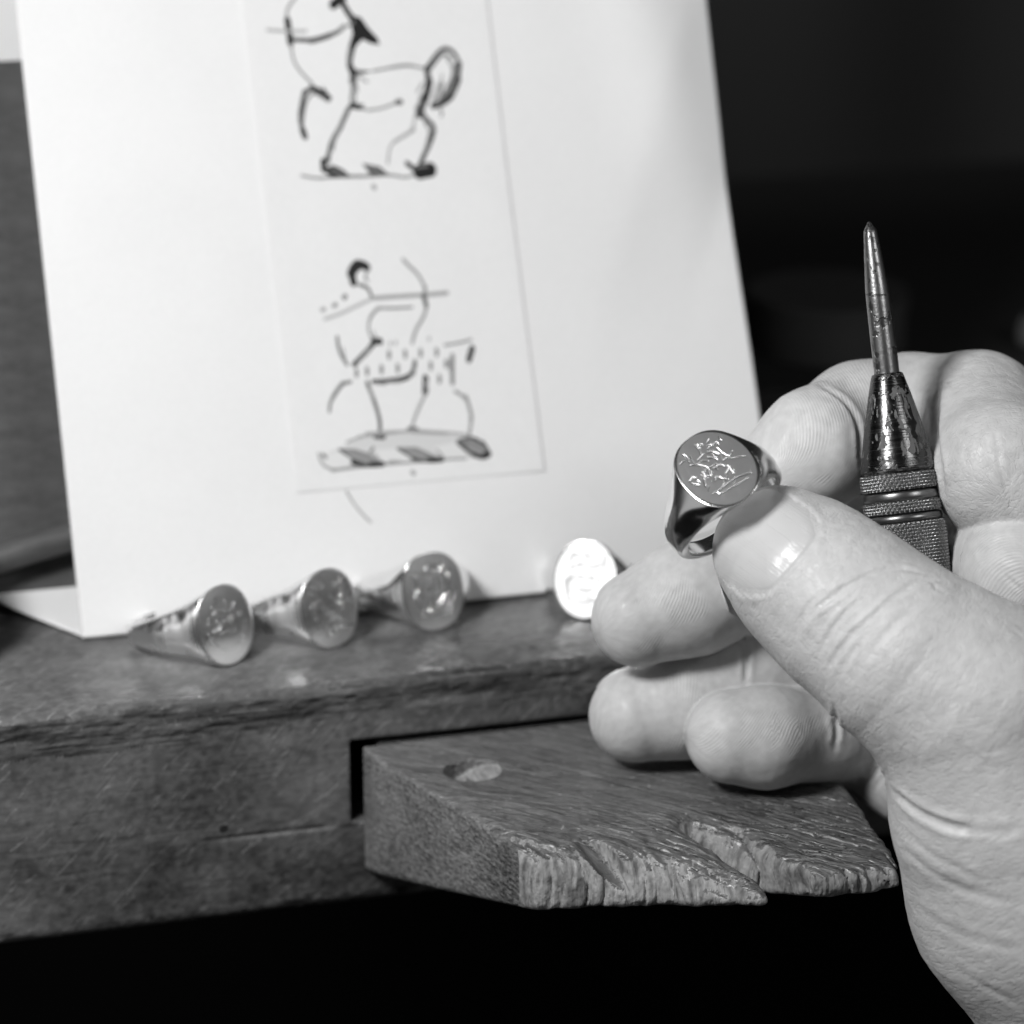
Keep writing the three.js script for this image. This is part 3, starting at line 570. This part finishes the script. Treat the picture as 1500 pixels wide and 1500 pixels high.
const crests = {
  held: [
  ...sprinkle(11, 26, -38, 36, -44, 44, 0.13),
  [0.48, '1 51 1 44 7 47'],
  [0.20, '11 36 19 36 28 36 28 32'],
  [0.20, '-24 52 -22 45 -25 36'],
  [0.17, '-13 30 -1 33'],
  [0.28, '7 31 13 27 17 17'],
  [0.30, '2 23 10 16'],
  [0.20, '22 17 27 4 16 4'],
  [0.20, '27 -1 35 -5 44 -11'],
  [0.26, '-27 30 -18 24 -12 14'],
  [0.26, '-4 3 8 1 11 -5'],
  [0.15, '-16 9 4 7'],
  [0.22, '-21 9 -22 0 -14 -4'],
  [0.28, '-12 -11 -2 -22'],
  [0.15, '15 -7 14 -24'],
  [0.24, '-45 9 -37 12 -36 8'],
  [0.28, '-44 3 -39 -5'],
  [0.22, '-27 -2 -32 -14'],
  [0.13, '12 40 20 39'],
  [0.17, '22 28 23 18'],
  [0.17, '-23 -32 -4 -32 16 -33 34 -40'],
  [0.17, '-31 -30 -25 -32 -25 -39 -10 -40 9 -43 24 -44']
  ],
  arc: [...sprinkle(3, 14, -26, 22, -12, 40, 0.4), ...dots(0, 4, 4.0, 3.35, 6.1, 13, 0.42), [0.3, '-44 -4 -42 -16 -36 -24'], [0.3, '40 -2 40 -12'], [0.5, '-22 12 -10 12 2 12 14 14'], [0.5, '-20 10 -20 2'], [0.5, '12 10 14 0'], [0.6, '18 14 20 26'], [0.5, '6 34 8 40'], [0.4, '-6 30 -10 34'], [0.5, '-34 12 -32 18'], [0.5, '30 12 36 14'], [0.5, '-14 -10 -4 -10'], [0.5, '4 -10 16 -12'], [0.4, '22 30 26 34'], [0.4, '-22 -2 -26 -6']],
  figure: [...sprinkle(5, 20, -34, 34, -40, 46, 0.5), [0.9, '-12 48 -10 44'], [0.8, '16 38 18 42'], [0.7, '32 36 30 42'], [0.6, '26 28 30 30'], [1.1, '26 20 30 6 24 0'], [1.0, '28 -4 26 -22'], [0.8, '16 6 36 10'], [0.8, '-36 12 -34 6'], [0.7, '-28 16 -26 12'], [0.9, '-12 0 -6 -6'], [0.6, '-18 8 -14 4'], [0.5, '-36 0 -32 -4'], [0.5, '44 8 50 0'], [1.0, '-8 -42 4 -38 18 -36 32 -38 48 -40'], [0.9, '-10 -46 6 -44'], [0.5, '-26 32 -24 28'], [0.5, '0 24 6 20']],
  shield: [...sprinkle(7, 22, -30, 30, -44, 44, 0.5), [0.6, '-20 26 22 26 22 -10 0 -30 -20 -10 -20 26'], [0.6, '0 26 0 -28'], [0.6, '-20 6 22 6'], [0.6, '-18 16 20 16'], [0.6, '-18 -6 20 -6'], [0.6, '-10 26 -10 -16'], [0.6, '12 26 12 -16'], [0.7, '-34 30 -28 8 -34 -10 -24 -30'], [0.7, '34 30 30 8 36 -10 26 -30'], [0.7, '-14 40 0 46 16 40'], [0.6, '-28 -40 0 -46 28 -40'], [0.6, '-16 36 16 36'], [0.5, '-40 6 -30 6'], [0.5, '30 -4 42 -4']],
  faint: [...sprinkle(21, 34, -36, 34, -44, 44, 0.2), [0.3, '-26 20 -10 26 8 22 24 28'], [0.25, '-30 40 -6 46 14 40'], [0.25, '-20 6 20 2'], [0.25, '-24 -36 0 -42 26 -34']],
};
const cutSilver = std({ color: grey(0.86), metalness: 1, roughness: 0.2 }), cutSatin = std({ color: grey(0.86), metalness: 1, roughness: 0.25 });
function lineGeo(strokes, k) {   // the burr and polished walls of each cut, a half-round line just proud of the table
  const list = strokes.map(([mm, s]) => { const p = nums(s), pts = []; for (let i = 0; i < p.length; i += 2) pts.push(V3(-p[i + 1] / 10 * MM, (RH + 0.02) * MM, -p[i] / 10 * MM)); const c = new THREE.CatmullRomCurve3(pts, false, 'catmullrom', 0.3), n = Math.max(8, Math.round(c.getLength() / 0.0001)), g = new THREE.TubeGeometry(c, n, mm * 0.5 * k * MM, 7); const a = g.attributes.position; const q0 = (r) => r * c.getLength(); for (let i = 0; i < a.count; i++) { const row = Math.floor(i / 8) / n, th = (0.25 + 0.75 * Math.sqrt(Math.max(0, 1 - (2 * row - 1) ** 4))) * (0.75 + 0.5 * noise3(q0(row) * 900, mm * 9, 1)), q = c.getPoint(Math.min(1, row)); a.setXYZ(i, q.x + (a.getX(i) - q.x) * th, q.y + (a.getY(i) - q.y) * th * (k > 0.9 ? 1.15 : 0.7), q.z + (a.getZ(i) - q.z) * th); } g.computeVertexNormals(); return g; });
  return mergeGeometries(list);
}
function signet(label, crest, pos, a, n, matFace, matBand, group) {
  const r = thing('signet_ring', label, 'ring', pos, group);
  r.quaternion.setFromRotationMatrix(new THREE.Matrix4().makeBasis(a, n, a.clone().cross(n)));
  const flip = crest === 'held';
  part('band', ringGeo, matBand, r);
  const f = part('engraved_face', faceGeo, matFace, r);
  part('engraved_lines', lineGeo(crests[crest], crest === 'held' ? 0.5 : 0.8), crest === 'held' ? cutSilver : cutSatin, f);
  return r;
}
const faceMat = (crest, o, brushed) => { const t = engraving(crests[crest], brushed); return std({ color: grey(0.86), metalness: 1, bumpMap: t, bumpScale: 0.00008, ...o }); };
{ // the ring between thumb and index
  const cam = (x, y, z) => RIGHT.clone().multiplyScalar(x).addScaledVector(UP, y).addScaledVector(BACK, z);
  const n = cam(-0.15, 0.48, 0.86).normalize(), a0 = cam(0.585, -0.66, 0.47), a = a0.addScaledVector(n, -a0.dot(n)).normalize();
  signet('silver signet ring with a scratched grey oval face held up between thumb and index finger', 'held', at(1050, 686, 450).addScaledVector(n, -RH), a, n, faceMat('held', { roughness: 0.29, bumpScale: 0.00008 }, true), silver);
}
const benchRing = (label, crest, px, py, yaw, o, brushed, band = silver, tilt = 14) => {
  const foot = at(px, py, 500), dir = foot.clone().sub(EYE), p = EYE.clone().addScaledVector(dir, -EYE.y / dir.y);
  const tau = tilt * D2R, h = V3(-Math.sin(15 * D2R), 0, Math.cos(15 * D2R)).multiplyScalar(Math.cos(yaw * D2R)).addScaledVector(V3(Math.cos(15 * D2R), 0, Math.sin(15 * D2R)), Math.sin(yaw * D2R));
  const n = h.clone().multiplyScalar(Math.cos(tau)).add(V3(0, Math.sin(tau), 0)), a = h.clone().multiplyScalar(-Math.sin(tau)).add(V3(0, Math.cos(tau), 0));
  const c = p.clone().addScaledVector(n, -RH).addScaledVector(a, FA * 0.97); c.y = FA * Math.cos(tau) - RH * Math.sin(tau) + 0.35;
  signet(label, crest, c, a.negate(), n, faceMat(crest, o, brushed), band, undefined);
};
benchRing('silver signet ring with a curved row of dots engraved under its crest', 'arc', 341, 976, 43, { roughness: 0.1 }, false, silverDull);
benchRing('silver signet ring engraved with a figure over a flat base line', 'figure', 492, 951, 39, { roughness: 0.1 }, false, silverDull);
benchRing('silver signet ring engraved with a criss-cross shield pattern', 'shield', 640, 926, 24, { roughness: 0.2, bumpScale: 0.0001 }, false);
benchRing('silver signet ring whose oval face shines bright white beside the fingertip', 'faint', 853, 909, -14, { roughness: 0.44, bumpScale: 0.00025 }, true, silver, 22);

// ---------------------------------------------------------------- punch held in the crook of the hand
const toolTop = at(1273, 325, 470), toolBase = at(1334, 845, 470), toolUp = toolTop.clone().sub(toolBase).normalize();
const collarAt = at(1316, 690, 470);
const tool = thing('centre_punch', 'steel punch with a knurled handle and pitted nose standing upright in the hand', 'punch', collarAt.clone().addScaledVector(toolUp, -30));
tool.quaternion.setFromUnitVectors(V3(0, 1, 0), toolUp);
const TO = 30;   // mm from the base of the group up to the collar line
function lathe(profile, seg = 96) { return new THREE.LatheGeometry(profile.map(([r, y]) => new THREE.Vector2(r * MM, (y + TO) * MM)), seg); }
function knurl(r, y0, y1, count, depth, edge = 0.3) {   // crossed diagonal grooves cut into a turned cylinder
  const seg = count * 8, rows = Math.max(6, Math.round((y1 - y0) / 0.07)), P = [], U = [], I = [], pitch = 2 * Math.PI * r / count;
  for (let j = -1; j <= rows + 1; j++) for (let i = 0; i <= seg; i++) {
    const a = i / seg * 2 * Math.PI, t = clamp(j / rows, 0, 1), y = lerp(y0, y1, t), s = a * r;
    const tri = (v) => Math.abs((((v % 1) + 1) % 1) * 2 - 1), h = Math.min(tri((s + y * 0.8) / pitch), tri((s - y * 0.8) / pitch));
    const end = Math.min(y - y0, y1 - y), R = (j < 0 || j > rows) ? r - 1.2 : r - depth * (1 - Math.min(1, h * 1.9)) - Math.max(0, edge - end) * 0.8 + 0.06 * noise3(s * 1.3, y * 1.3, 2);
    P.push(Math.sin(a) * R * MM, (y + TO) * MM, Math.cos(a) * R * MM); U.push(s * MM, y * MM);
    if (i < seg && j <= rows) { const o = (j + 1) * (seg + 1) + i; I.push(o, o + 1, o + seg + 2, o, o + seg + 2, o + seg + 1); }
  }
  const g = new THREE.BufferGeometry(); g.setAttribute('position', new THREE.Float32BufferAttribute(P, 3)); g.setAttribute('uv', new THREE.Float32BufferAttribute(U, 2)); g.setIndex(I); g.computeVertexNormals(); return g;
}
const pits = (u0, v0, s, fx, fy) => { const u = u0 + 0.03 * fbm2(u0, v0, 20, 20, 3, s + 70), v = v0 + 0.03 * fbm2(u0, v0, 20, 20, 3, s + 80); return smooth(0.0, 0.12, fbm2(u, v, fx, fy, 4, s) + 0.6 * fbm2(u, v, 5, 3, 3, s + 50)); };
const steelMap = gridTex(1024, 1024, (u, v) => lerp(0.08, 0.13, pits(u, v, 401, 44, 36)) * (1 + 0.12 * fbm2(u, v, 4, 200, 2, 402)), true);
const steelRough = gridTex(1024, 1024, (u, v) => lerp(0.24, 0.8, pits(u, v, 401, 44, 36)) + 0.08 * fbm2(u, v, 4, 200, 2, 402));
const steelMetal = gridTex(1024, 1024, (u, v) => 1 - 0.75 * pits(u, v, 401, 44, 36));
const steelBump = gridTex(1024, 1024, (u, v) => 0.6 - 0.3 * pits(u, v, 401, 44, 36) + 0.1 * fbm2(u, v, 60, 60, 2, 404) + 0.12 * fbm2(u, v, 3, 220, 2, 402));
const pitted = std({ map: steelMap, roughnessMap: steelRough, metalnessMap: steelMetal, metalness: 1, roughness: 1, bumpMap: steelBump, bumpScale: 0.00012 });
const rodMap = gridTex(512, 1024, (u, v) => lerp(0.2, 0.1, smooth(0.2, 0.3, fbm2(u, v, 12, 36, 3, 411))) * (1 + 0.2 * fbm2(u, v, 8, 20, 3, 412)), true);
const rodSteel = std({ map: rodMap, metalness: 0.95, roughness: 0.34, bumpMap: gridTex(512, 1024, (u, v) => 0.6 - 0.5 * smooth(0.2, 0.3, fbm2(u, v, 12, 36, 3, 411)) + 0.1 * fbm2(u, v, 40, 200, 2, 413)), bumpScale: 0.00012 });
const knurlSteel = std({ color: grey(0.28), metalness: 0.9, roughness: 0.34 });
const bandSteel = std({ color: grey(0.18), metalness: 0.95, roughness: 0.33 });
part('rod', lathe([[2.0, 12], [2.0, 15.2], [1.98, 22], [1.92, 27.4], [1.85, 29], [1.45, 34], [1.08, 37.8], [1.04, 38.2], [0.25, 39.5], [0.02, 39.65]], 48), rodSteel, tool);
part('nose', lathe([[5.2, -0.6], [5.85, 0.0], [5.9, 0.5], [5.6, 2], [4.6, 7], [3.4, 12], [2.62, 14.9], [2.45, 15.35], [2.2, 15.5], [1.9, 15.5]]), pitted, tool);
part('knurled_collar', knurl(6.25, -3.0, -0.3, 48, 0.42), knurlSteel, tool);
part('smooth_band', lathe([[5.0, -4.9], [5.9, -4.7], [6.0, -4.2], [5.95, -3.5], [5.7, -3.2], [5.0, -3.0]]), bandSteel, tool);
part('knurled_collar', knurl(6.2, -6.6, -4.7, 48, 0.42), knurlSteel, tool);
part('smooth_band', lathe([[5.0, -8.2], [6.0, -8.0], [6.1, -7.5], [6.0, -7.0], [5.7, -6.8], [5.0, -6.6]]), bandSteel, tool);
part('handle', knurl(6.5, -29, -8.1, 50, 0.46), knurlSteel, tool);


// ---------------------------------------------------------------- hand: one continuous skin
const J = (px, py, d, r) => { const p = at(px, py, d); p.r = r * d / F; return p; };
const chains = {
  thumb: [J(1139, 806, 460, 94), J(1182, 842, 457, 110), J(1248, 898, 453, 121), J(1330, 962, 449, 131), J(1440, 1040, 449, 150)],
  thenar: [J(1440, 1040, 449, 150), J(1490, 1180, 453, 181), J(1548, 1288, 458, 219), J(1662, 1440, 462, 222), J(1760, 1575, 465, 245), J(1920, 1790, 470, 265)],
  index: [J(1152, 688, 481, 74), J(1195, 658, 482, 87), J(1262, 616, 489, 84), J(1335, 600, 492, 80), J(1432, 614, 488, 97), J(1470, 690, 470, 100), J(1640, 800, 470, 125)],
  middle: [J(936, 907, 491, 70), J(1010, 876, 492, 83), J(1110, 838, 496, 82), J(1220, 812, 503, 80), J(1330, 800, 508, 84), J(1499, 836, 468, 97), J(1650, 880, 472, 130)],
  ring: [J(931, 1048, 499, 69), J(1000, 1030, 500, 79), J(1092, 975, 502, 77), J(1190, 950, 503, 75), J(1310, 965, 514, 82), J(1560, 1010, 486, 110)],
  little: [J(1073, 1079, 490, 69), J(1120, 1080, 491, 72), J(1204, 1074, 498, 69), J(1262, 1092, 506, 64), J(1335, 1130, 503, 74), J(1550, 1120, 486, 105)],
};
const NAMES = Object.keys(chains), bones = [];
NAMES.forEach((name, ci) => {
  const c = chains[name]; let along = 0;
  for (let i = 0; i < c.length - 1; i++) {
    const a = c[i], b = c[i + 1], w = b.clone().sub(a), L = w.length(); w.divideScalar(L);
    const r0 = BACK.clone().addScaledVector(w, -BACK.dot(w)).normalize(), s0 = w.clone().cross(r0);
    bones.push({ ci, name, i, c: cap(a, b, a.r, b.r), a, w, r0, s0, rm: (a.r + b.r) / 2, along, last: i === c.length - 2 });
    along += L;
  }
});
const PALM = [[J(1600, 830, 482, 125), J(1760, 1450, 472, 190)], [J(1600, 960, 486, 120), J(1740, 1450, 478, 190)], [J(1560, 1110, 486, 108), J(1640, 1380, 480, 150)]].map(([a, b]) => cap(a, b, a.r, b.r));
const chainBones = NAMES.map((n) => bones.filter((b) => b.name === n));
let creases = [], creaseBounds = [];
// nails: frames on the finger ends
function nailFrame(proximal, free, half, toward) {   // points in mm on or over the nail
  const y = free.clone().sub(proximal), L = y.length(); y.divideScalar(L);
  const z = toward.clone().addScaledVector(y, -toward.dot(y)).normalize(), x = y.clone().cross(z);
  return { o: proximal, x, y, z, L, half };
}
const thumbNail = nailFrame(at(1172, 836, 448), at(1064, 745, 452), 8.2, BACK.clone().addScaledVector(UP, 0.1));
const nailOutline = (nf, x, y) => {   // signed distance in mm, roughly: rounded at the cuticle, straight at the sides
  const t = y / nf.L, half = nf.half * (t < 0.38 ? Math.sqrt(Math.max(0.02, 1 - ((0.38 - t) / 0.4) ** 2 * 0.75)) : 1);
  return Math.max(Math.abs(x) - half, -y + 1.1 * (x / nf.half) ** 2 * 1.4);
};
const U_TMP = V3();
function handField(x, y, z, plain) {
  let tip = 1e9, base = 1e9;
  for (let ci = 0; ci < NAMES.length; ci++) {
    const list = chainBones[ci]; let d = 1e9; const finger = ci > 1;
    for (const b of list) { if (finger && b.last) { const v = capsule(x, y, z, b.c); base = smin(base, v, 1.5); d = smin(d, v, 2.5); } else d = smin(d, capsule(x, y, z, b.c), finger ? 2.2 : 3.5); }
    if (ci === 1) base = smin(base, d, 4); else if (ci === 0) tip = Math.min(tip, d); else tip = smin(tip, d, 0.5);
  }
  for (const c of PALM) base = smin(base, capsule(x, y, z, c), 9);
  const thumb = (() => { let d = 1e9; for (const b of chainBones[0]) d = smin(d, capsule(x, y, z, b.c), 3.5); return d; })();
  let d = smin(smin(tip, base, 0.9), thumb, 0.3);
  { let t2 = 1e9; for (const b of chainBones[1]) t2 = smin(t2, capsule(x, y, z, b.c), 3.5); d = Math.min(d, smin(thumb, t2, 6)); }
  if (d > 2.5 || d < -2.5) return d;
  for (let i = 0; i < creases.length; i++) {
    const bb = creaseBounds[i]; if (x < bb.min.x || x > bb.max.x || y < bb.min.y || y > bb.max.y || z < bb.min.z || z > bb.max.z) continue;
    let m = 1e9, mi = 0; const sg = creases[i].segs; for (let q = 0; q < sg.length; q++) { const v = capsule(x, y, z, sg[q]); if (v < m) { m = v; mi = q; } }
    const w = creases[i].w; if (m < 5 * w) d += creases[i].h * Math.min(1, (mi + 0.6) / 3, (sg.length - mi - 0.4) / 3) * (Math.exp(-((m / w) ** 2)) - 0.42 * Math.exp(-(((m - 1.7 * w) / (1.1 * w)) ** 2)));
  }
  // the bed and the folds of the thumb nail
  const nf = thumbNail, qx = x - nf.o.x, qy = y - nf.o.y, qz = z - nf.o.z, a = qx * nf.x.x + qy * nf.x.y + qz * nf.x.z, b = qx * nf.y.x + qy * nf.y.y + qz * nf.y.z, c = qx * nf.z.x + qy * nf.z.y + qz * nf.z.z;
  if (c > -7 && Math.abs(a) < 13 && b > -5 && b < nf.L + 5) {
    const o = nailOutline(nf, a, b), fade = smooth(nf.L + 2, nf.L - 3, b);
    d += (-0.1 * Math.exp(-(((o - 0.5) / 0.5) ** 2)) + 0.14 * smooth(0.15, -0.3, o)) * fade;
  }
  d -= 0.12 * noise3(x * 0.22, y * 0.22, z * 0.22) + 0.05 * noise3(x * 0.7, y * 0.7, z * 0.7);
  return d;
}

// creases pressed into the skin, each a line laid on the surface
const onSkin = (px, py) => { let t = 425; for (let k = 0; k < 200; k++) { const p = at(px, py, t), v = handField(p.x, p.y, p.z); if (v < 0.04 || t > 540) break; t += Math.max(0.03, v * 0.8); } return at(px, py, t); };
const crease = (w, h, line) => { const q = nums(line), pts = []; for (let i = 0; i < q.length; i += 2) pts.push(V3(q[i], q[i + 1], 0)); const curve = new THREE.CatmullRomCurve3(pts), n = Math.max(6, pts.length * 4), on = curve.getPoints(n).map((p) => onSkin(p.x, p.y)); return { segs: on.slice(1).map((p, i) => cap(on[i], p, 0)), w, h, taper: on.length }; };
const laid = [
  [0.5, 0.3, '1186 900 1212 878 1268 845 1316 833 1362 842'], [0.45, 0.26, '1200 956 1230 907 1275 868'], [0.55, 0.36, '1210 985 1240 940 1280 903 1318 869 1348 852 1384 850'], [0.6, 0.15, '1163 940 1180 895 1215 862'],
  [0.6, 0.14, '1250 990 1300 925 1350 880'], [0.5, 0.12, '1228 990 1262 935 1300 897'], [0.4, 0.14, '1172 920 1200 890 1240 868'], [0.4, 0.12, '1360 845 1372 862 1400 872'],
  [0.7, 0.6, '1308 1160 1340 1186 1385 1208 1430 1217'], [0.8, 0.14, '1430 1217 1465 1218 1498 1210'], [0.8, 0.18, '1318 1238 1360 1275 1430 1310 1490 1322'], [0.7, 0.14, '1320 1215 1370 1255 1440 1290'], [0.9, 0.14, '1340 1330 1410 1370 1490 1392'], [0.9, 0.14, '1395 1415 1450 1450 1500 1475'],
  [0.6, 0.5, '1200 562 1238 588 1256 618 1262 680'], [0.9, 0.9, '1374 550 1371 600 1373 660 1382 720'], [0.5, 0.45, '1092 925 1094 960 1092 1005'], [0.6, 0.5, '1222 1035 1226 1062 1224 1095'], [0.4, 0.2, '1268 1150 1292 1118'], [0.4, 0.2, '1280 1158 1300 1130'],
  [0.4, 0.14, '1455 620 1470 700 1490 760'], [0.4, 0.12, '1470 840 1500 870'], [0.4, 0.15, '1480 920 1500 935'],
].map((a) => crease(...a));
creases = laid;
creaseBounds = creases.map((c) => { const b = new THREE.Box3(); c.segs.forEach((s) => { b.expandByPoint(V3(s[0], s[1], s[2])); b.expandByPoint(V3(s[0] + s[3], s[1] + s[4], s[2] + s[5])); }); return b.expandByScalar(5); });
const handOrigin = J(1640, 1380, 470, 1);
let hLo = [1e9, 1e9, 1e9], hHi = [-1e9, -1e9, -1e9];
for (const n of NAMES) for (const p of chains[n]) [p.x, p.y, p.z].forEach((v, i) => { hLo[i] = Math.min(hLo[i], v - p.r - 1.5); hHi[i] = Math.max(hHi[i], v + p.r + 1.5); });
const handUV = (x, y, z) => {
  let best = 1e9, at0 = 0;
  for (let i = 0; i < bones.length; i++) { const d = capsule(x, y, z, bones[i].c); if (d < best) { best = d; at0 = i; } }
  if (bones[at0].ci > 1 && bones[at0].ci < 5 && bones[at0].i === 0) at0++;
  const b = bones[at0], q = U_TMP.set(x - b.a.x, y - b.a.y, z - b.a.z), flip = q.dot(b.r0) < 0 && q.dot(b.s0) < 0;
  return { group: b.ci > 1 && !b.last && !(b.ci === 2 && b.i > 3) ? 1 : 0, key: at0 * 2 + (flip ? 1 : 0), uv: (X, Y, Z) => {
    const p = U_TMP.set(X - b.a.x, Y - b.a.y, Z - b.a.z); let ang = Math.atan2(p.dot(b.s0), p.dot(b.r0)); if (flip && ang > 1.5) ang -= 2 * Math.PI; if (!flip && ang < -2.6 && q.dot(b.s0) >= 0) ang += 2 * Math.PI;
    return [ang * (b.ci > 1 ? 8.3 : 11.5) + b.ci * 7.3, b.along + p.dot(b.w) + b.ci * 11.9];
  } };
};
// skin: palms and fingers carry fine ridges, the thumb's back a net of fine lines
const skinColor = metres(gridTex(1024, 1024, (u, v) => 0.53 * (1 + 0.13 * fbm2(u, v, 5, 5, 4, 201) + 0.12 * fbm2(u, v, 44, 44, 4, 202)), true), 0.045);
const ridged = (n) => 1 - Math.abs(n);
const netBump = metres(gridTex(1024, 1024, (u, v) => {
  const w = 0.02 * fbm2(u, v, 6, 6, 3, 211);
  const a = ridged(fbm2(u + w, v, 16, 46, 2, 212) * 2.2), b = ridged(fbm2(u, v + w, 30, 24, 2, 214) * 2.2), c = ridged(fbm2(u + v, v - u, 24, 24, 2, 216) * 2.2);
  return 0.85 - 0.28 * (Math.pow(clamp(a, 0, 1), 5) + Math.pow(clamp(b, 0, 1), 6) + Math.pow(clamp(c, 0, 1), 6)) + 0.12 * fbm2(u, v, 120, 120, 2, 218);
}), 0.03);
const RT = 40;   // mm of the ridge tile
const ridgeBump = metres(gridTex(2048, 2048, (u, v) => {
  const U = (u - 0.5) * RT, V = v * RT, n = fbm2(u, v, 6, 6, 2, 221) * 0.9;
  const ph = (V * 0.8 + U * 0.6 + n) / (RT / 86);
  const amp = 0.12 + 0.88 * smooth(-0.2, 0.3, fbm2(u, v, 7, 7, 3, 231)), brk = 0.7 + 0.6 * fbm2(u, v, 90, 90, 2, 241);
  return 0.5 + 0.4 * Math.sin(ph * 2 * Math.PI) * amp * brk + 0.12 * fbm2(u, v, 50, 50, 3, 251);
}), RT / 1000);
const skinRough = metres(gridTex(512, 512, (u, v) => 0.52 + 0.25 * fbm2(u, v, 30, 30, 4, 261)), 0.03);
const skinBack = new THREE.MeshPhysicalMaterial({ map: skinColor, bumpMap: netBump, bumpScale: 0.00013, roughnessMap: skinRough, roughness: 1, specularIntensity: 0.9 });
const skinFinger = new THREE.MeshPhysicalMaterial({ map: skinColor, bumpMap: ridgeBump, bumpScale: 0.00006, roughnessMap: skinRough, roughness: 1, specularIntensity: 0.7 });
const hand = thing('hand', 'bare hand with thumb and curled fingers gripping a signet ring and a steel punch', 'hand', handOrigin);
const skinGeo = solid(handField, hLo, hHi, 0.5, handUV, handOrigin, 1.25);
part('skin', skinGeo, [skinBack, skinFinger], hand);

// a nail is a thin curved plate dropped onto the finger end
const nailStripe = canvasTex(512, 512, (g, w, h) => { g.fillStyle = '#808080'; g.fillRect(0, 0, w, h); for (let i = 0; i < 260; i++) { const x = rnd() * w, b = rnd() < 0.5 ? 40 : 210; g.strokeStyle = `rgba(${b},${b},${b},${0.12 + 0.4 * rnd()})`; g.lineWidth = 0.6 + 2.4 * rnd(); const y = rnd() * h, l = h * (0.15 + 0.6 * rnd()); g.beginPath(); g.moveTo(x, y); g.lineTo(x + (rnd() - 0.5) * 8, y + l); g.stroke(); } });
const nailMat = new THREE.MeshPhysicalMaterial({ color: grey(0.55), roughness: 0.3, bumpMap: nailStripe, bumpScale: 0.00012, specularIntensity: 1 });
function nail(nf, lift, over = 1.2) {
  const NX = 40, NY = 40, P = [], U = [], I = [];
  for (let j = 0; j <= NY; j++) for (let i = 0; i <= NX; i++) {
    const s = i / NX * 2 - 1, t = j / NY;
    const y0 = t * (nf.L + over), wide = nf.half * (t < 0.38 ? Math.sqrt(Math.max(0.02, 1 - ((0.38 - t) / 0.4) ** 2 * 0.75)) : 1 - 0.1 * smooth(0.8, 1, t) ** 2);
    const x = s * wide, y = lerp(y0 + 1.1 * (x / nf.half) ** 2 * 1.4, y0 - 2.2 * (s * s) ** 1.2, smooth(0.3, 1, t));
    const p = nf.o.clone().addScaledVector(nf.x, x).addScaledVector(nf.y, y).addScaledVector(nf.z, 8);
    for (let k = 0; k < 60; k++) { const d = handField(p.x, p.y, p.z); if (d < 0.02) break; p.addScaledVector(nf.z, -Math.min(d, 1) * 0.8); }
    const edge = Math.max(Math.abs(s) ** 6, (1 - smooth(0, 0.07, t))), fe = smooth(0.97, 1, t);
    p.addScaledVector(nf.z, lift * (1 - edge) + 0.05 - 0.2 * edge - 0.5 * fe);
    P.push((p.x - handOrigin.x) * MM, (p.y - handOrigin.y) * MM, (p.z - handOrigin.z) * MM); U.push(x / 16, y / 16);
    if (i < NX && j < NY) { const a = j * (NX + 1) + i; I.push(a, a + 1, a + NX + 2, a, a + NX + 2, a + NX + 1); }
  }
  const g = new THREE.BufferGeometry(); g.setAttribute('position', new THREE.Float32BufferAttribute(P, 3)); g.setAttribute('uv', new THREE.Float32BufferAttribute(U, 2)); g.setIndex(I); g.computeVertexNormals();
  return part('nail', g, nailMat, hand);
}
nail(thumbNail, 0.2, 1.0);
for (const [c, side] of [['middle', 0.85], ['ring', 1.2], ['little', 1.15]]) {
  const [a, b] = chains[c], ax = a.clone().sub(b).normalize(), tw = UP.clone().multiplyScalar(side).addScaledVector(BACK, -0.75).addScaledVector(RIGHT, -0.1);
  const z = tw.addScaledVector(ax, -tw.dot(ax)).normalize();
  nail(nailFrame(a.clone().addScaledVector(ax, -8).addScaledVector(z, a.r), a.clone().addScaledVector(ax, 4.2).addScaledVector(z, a.r), 5.4, z), 0.35, 1.0);
}

renderer.render(scene, camera);
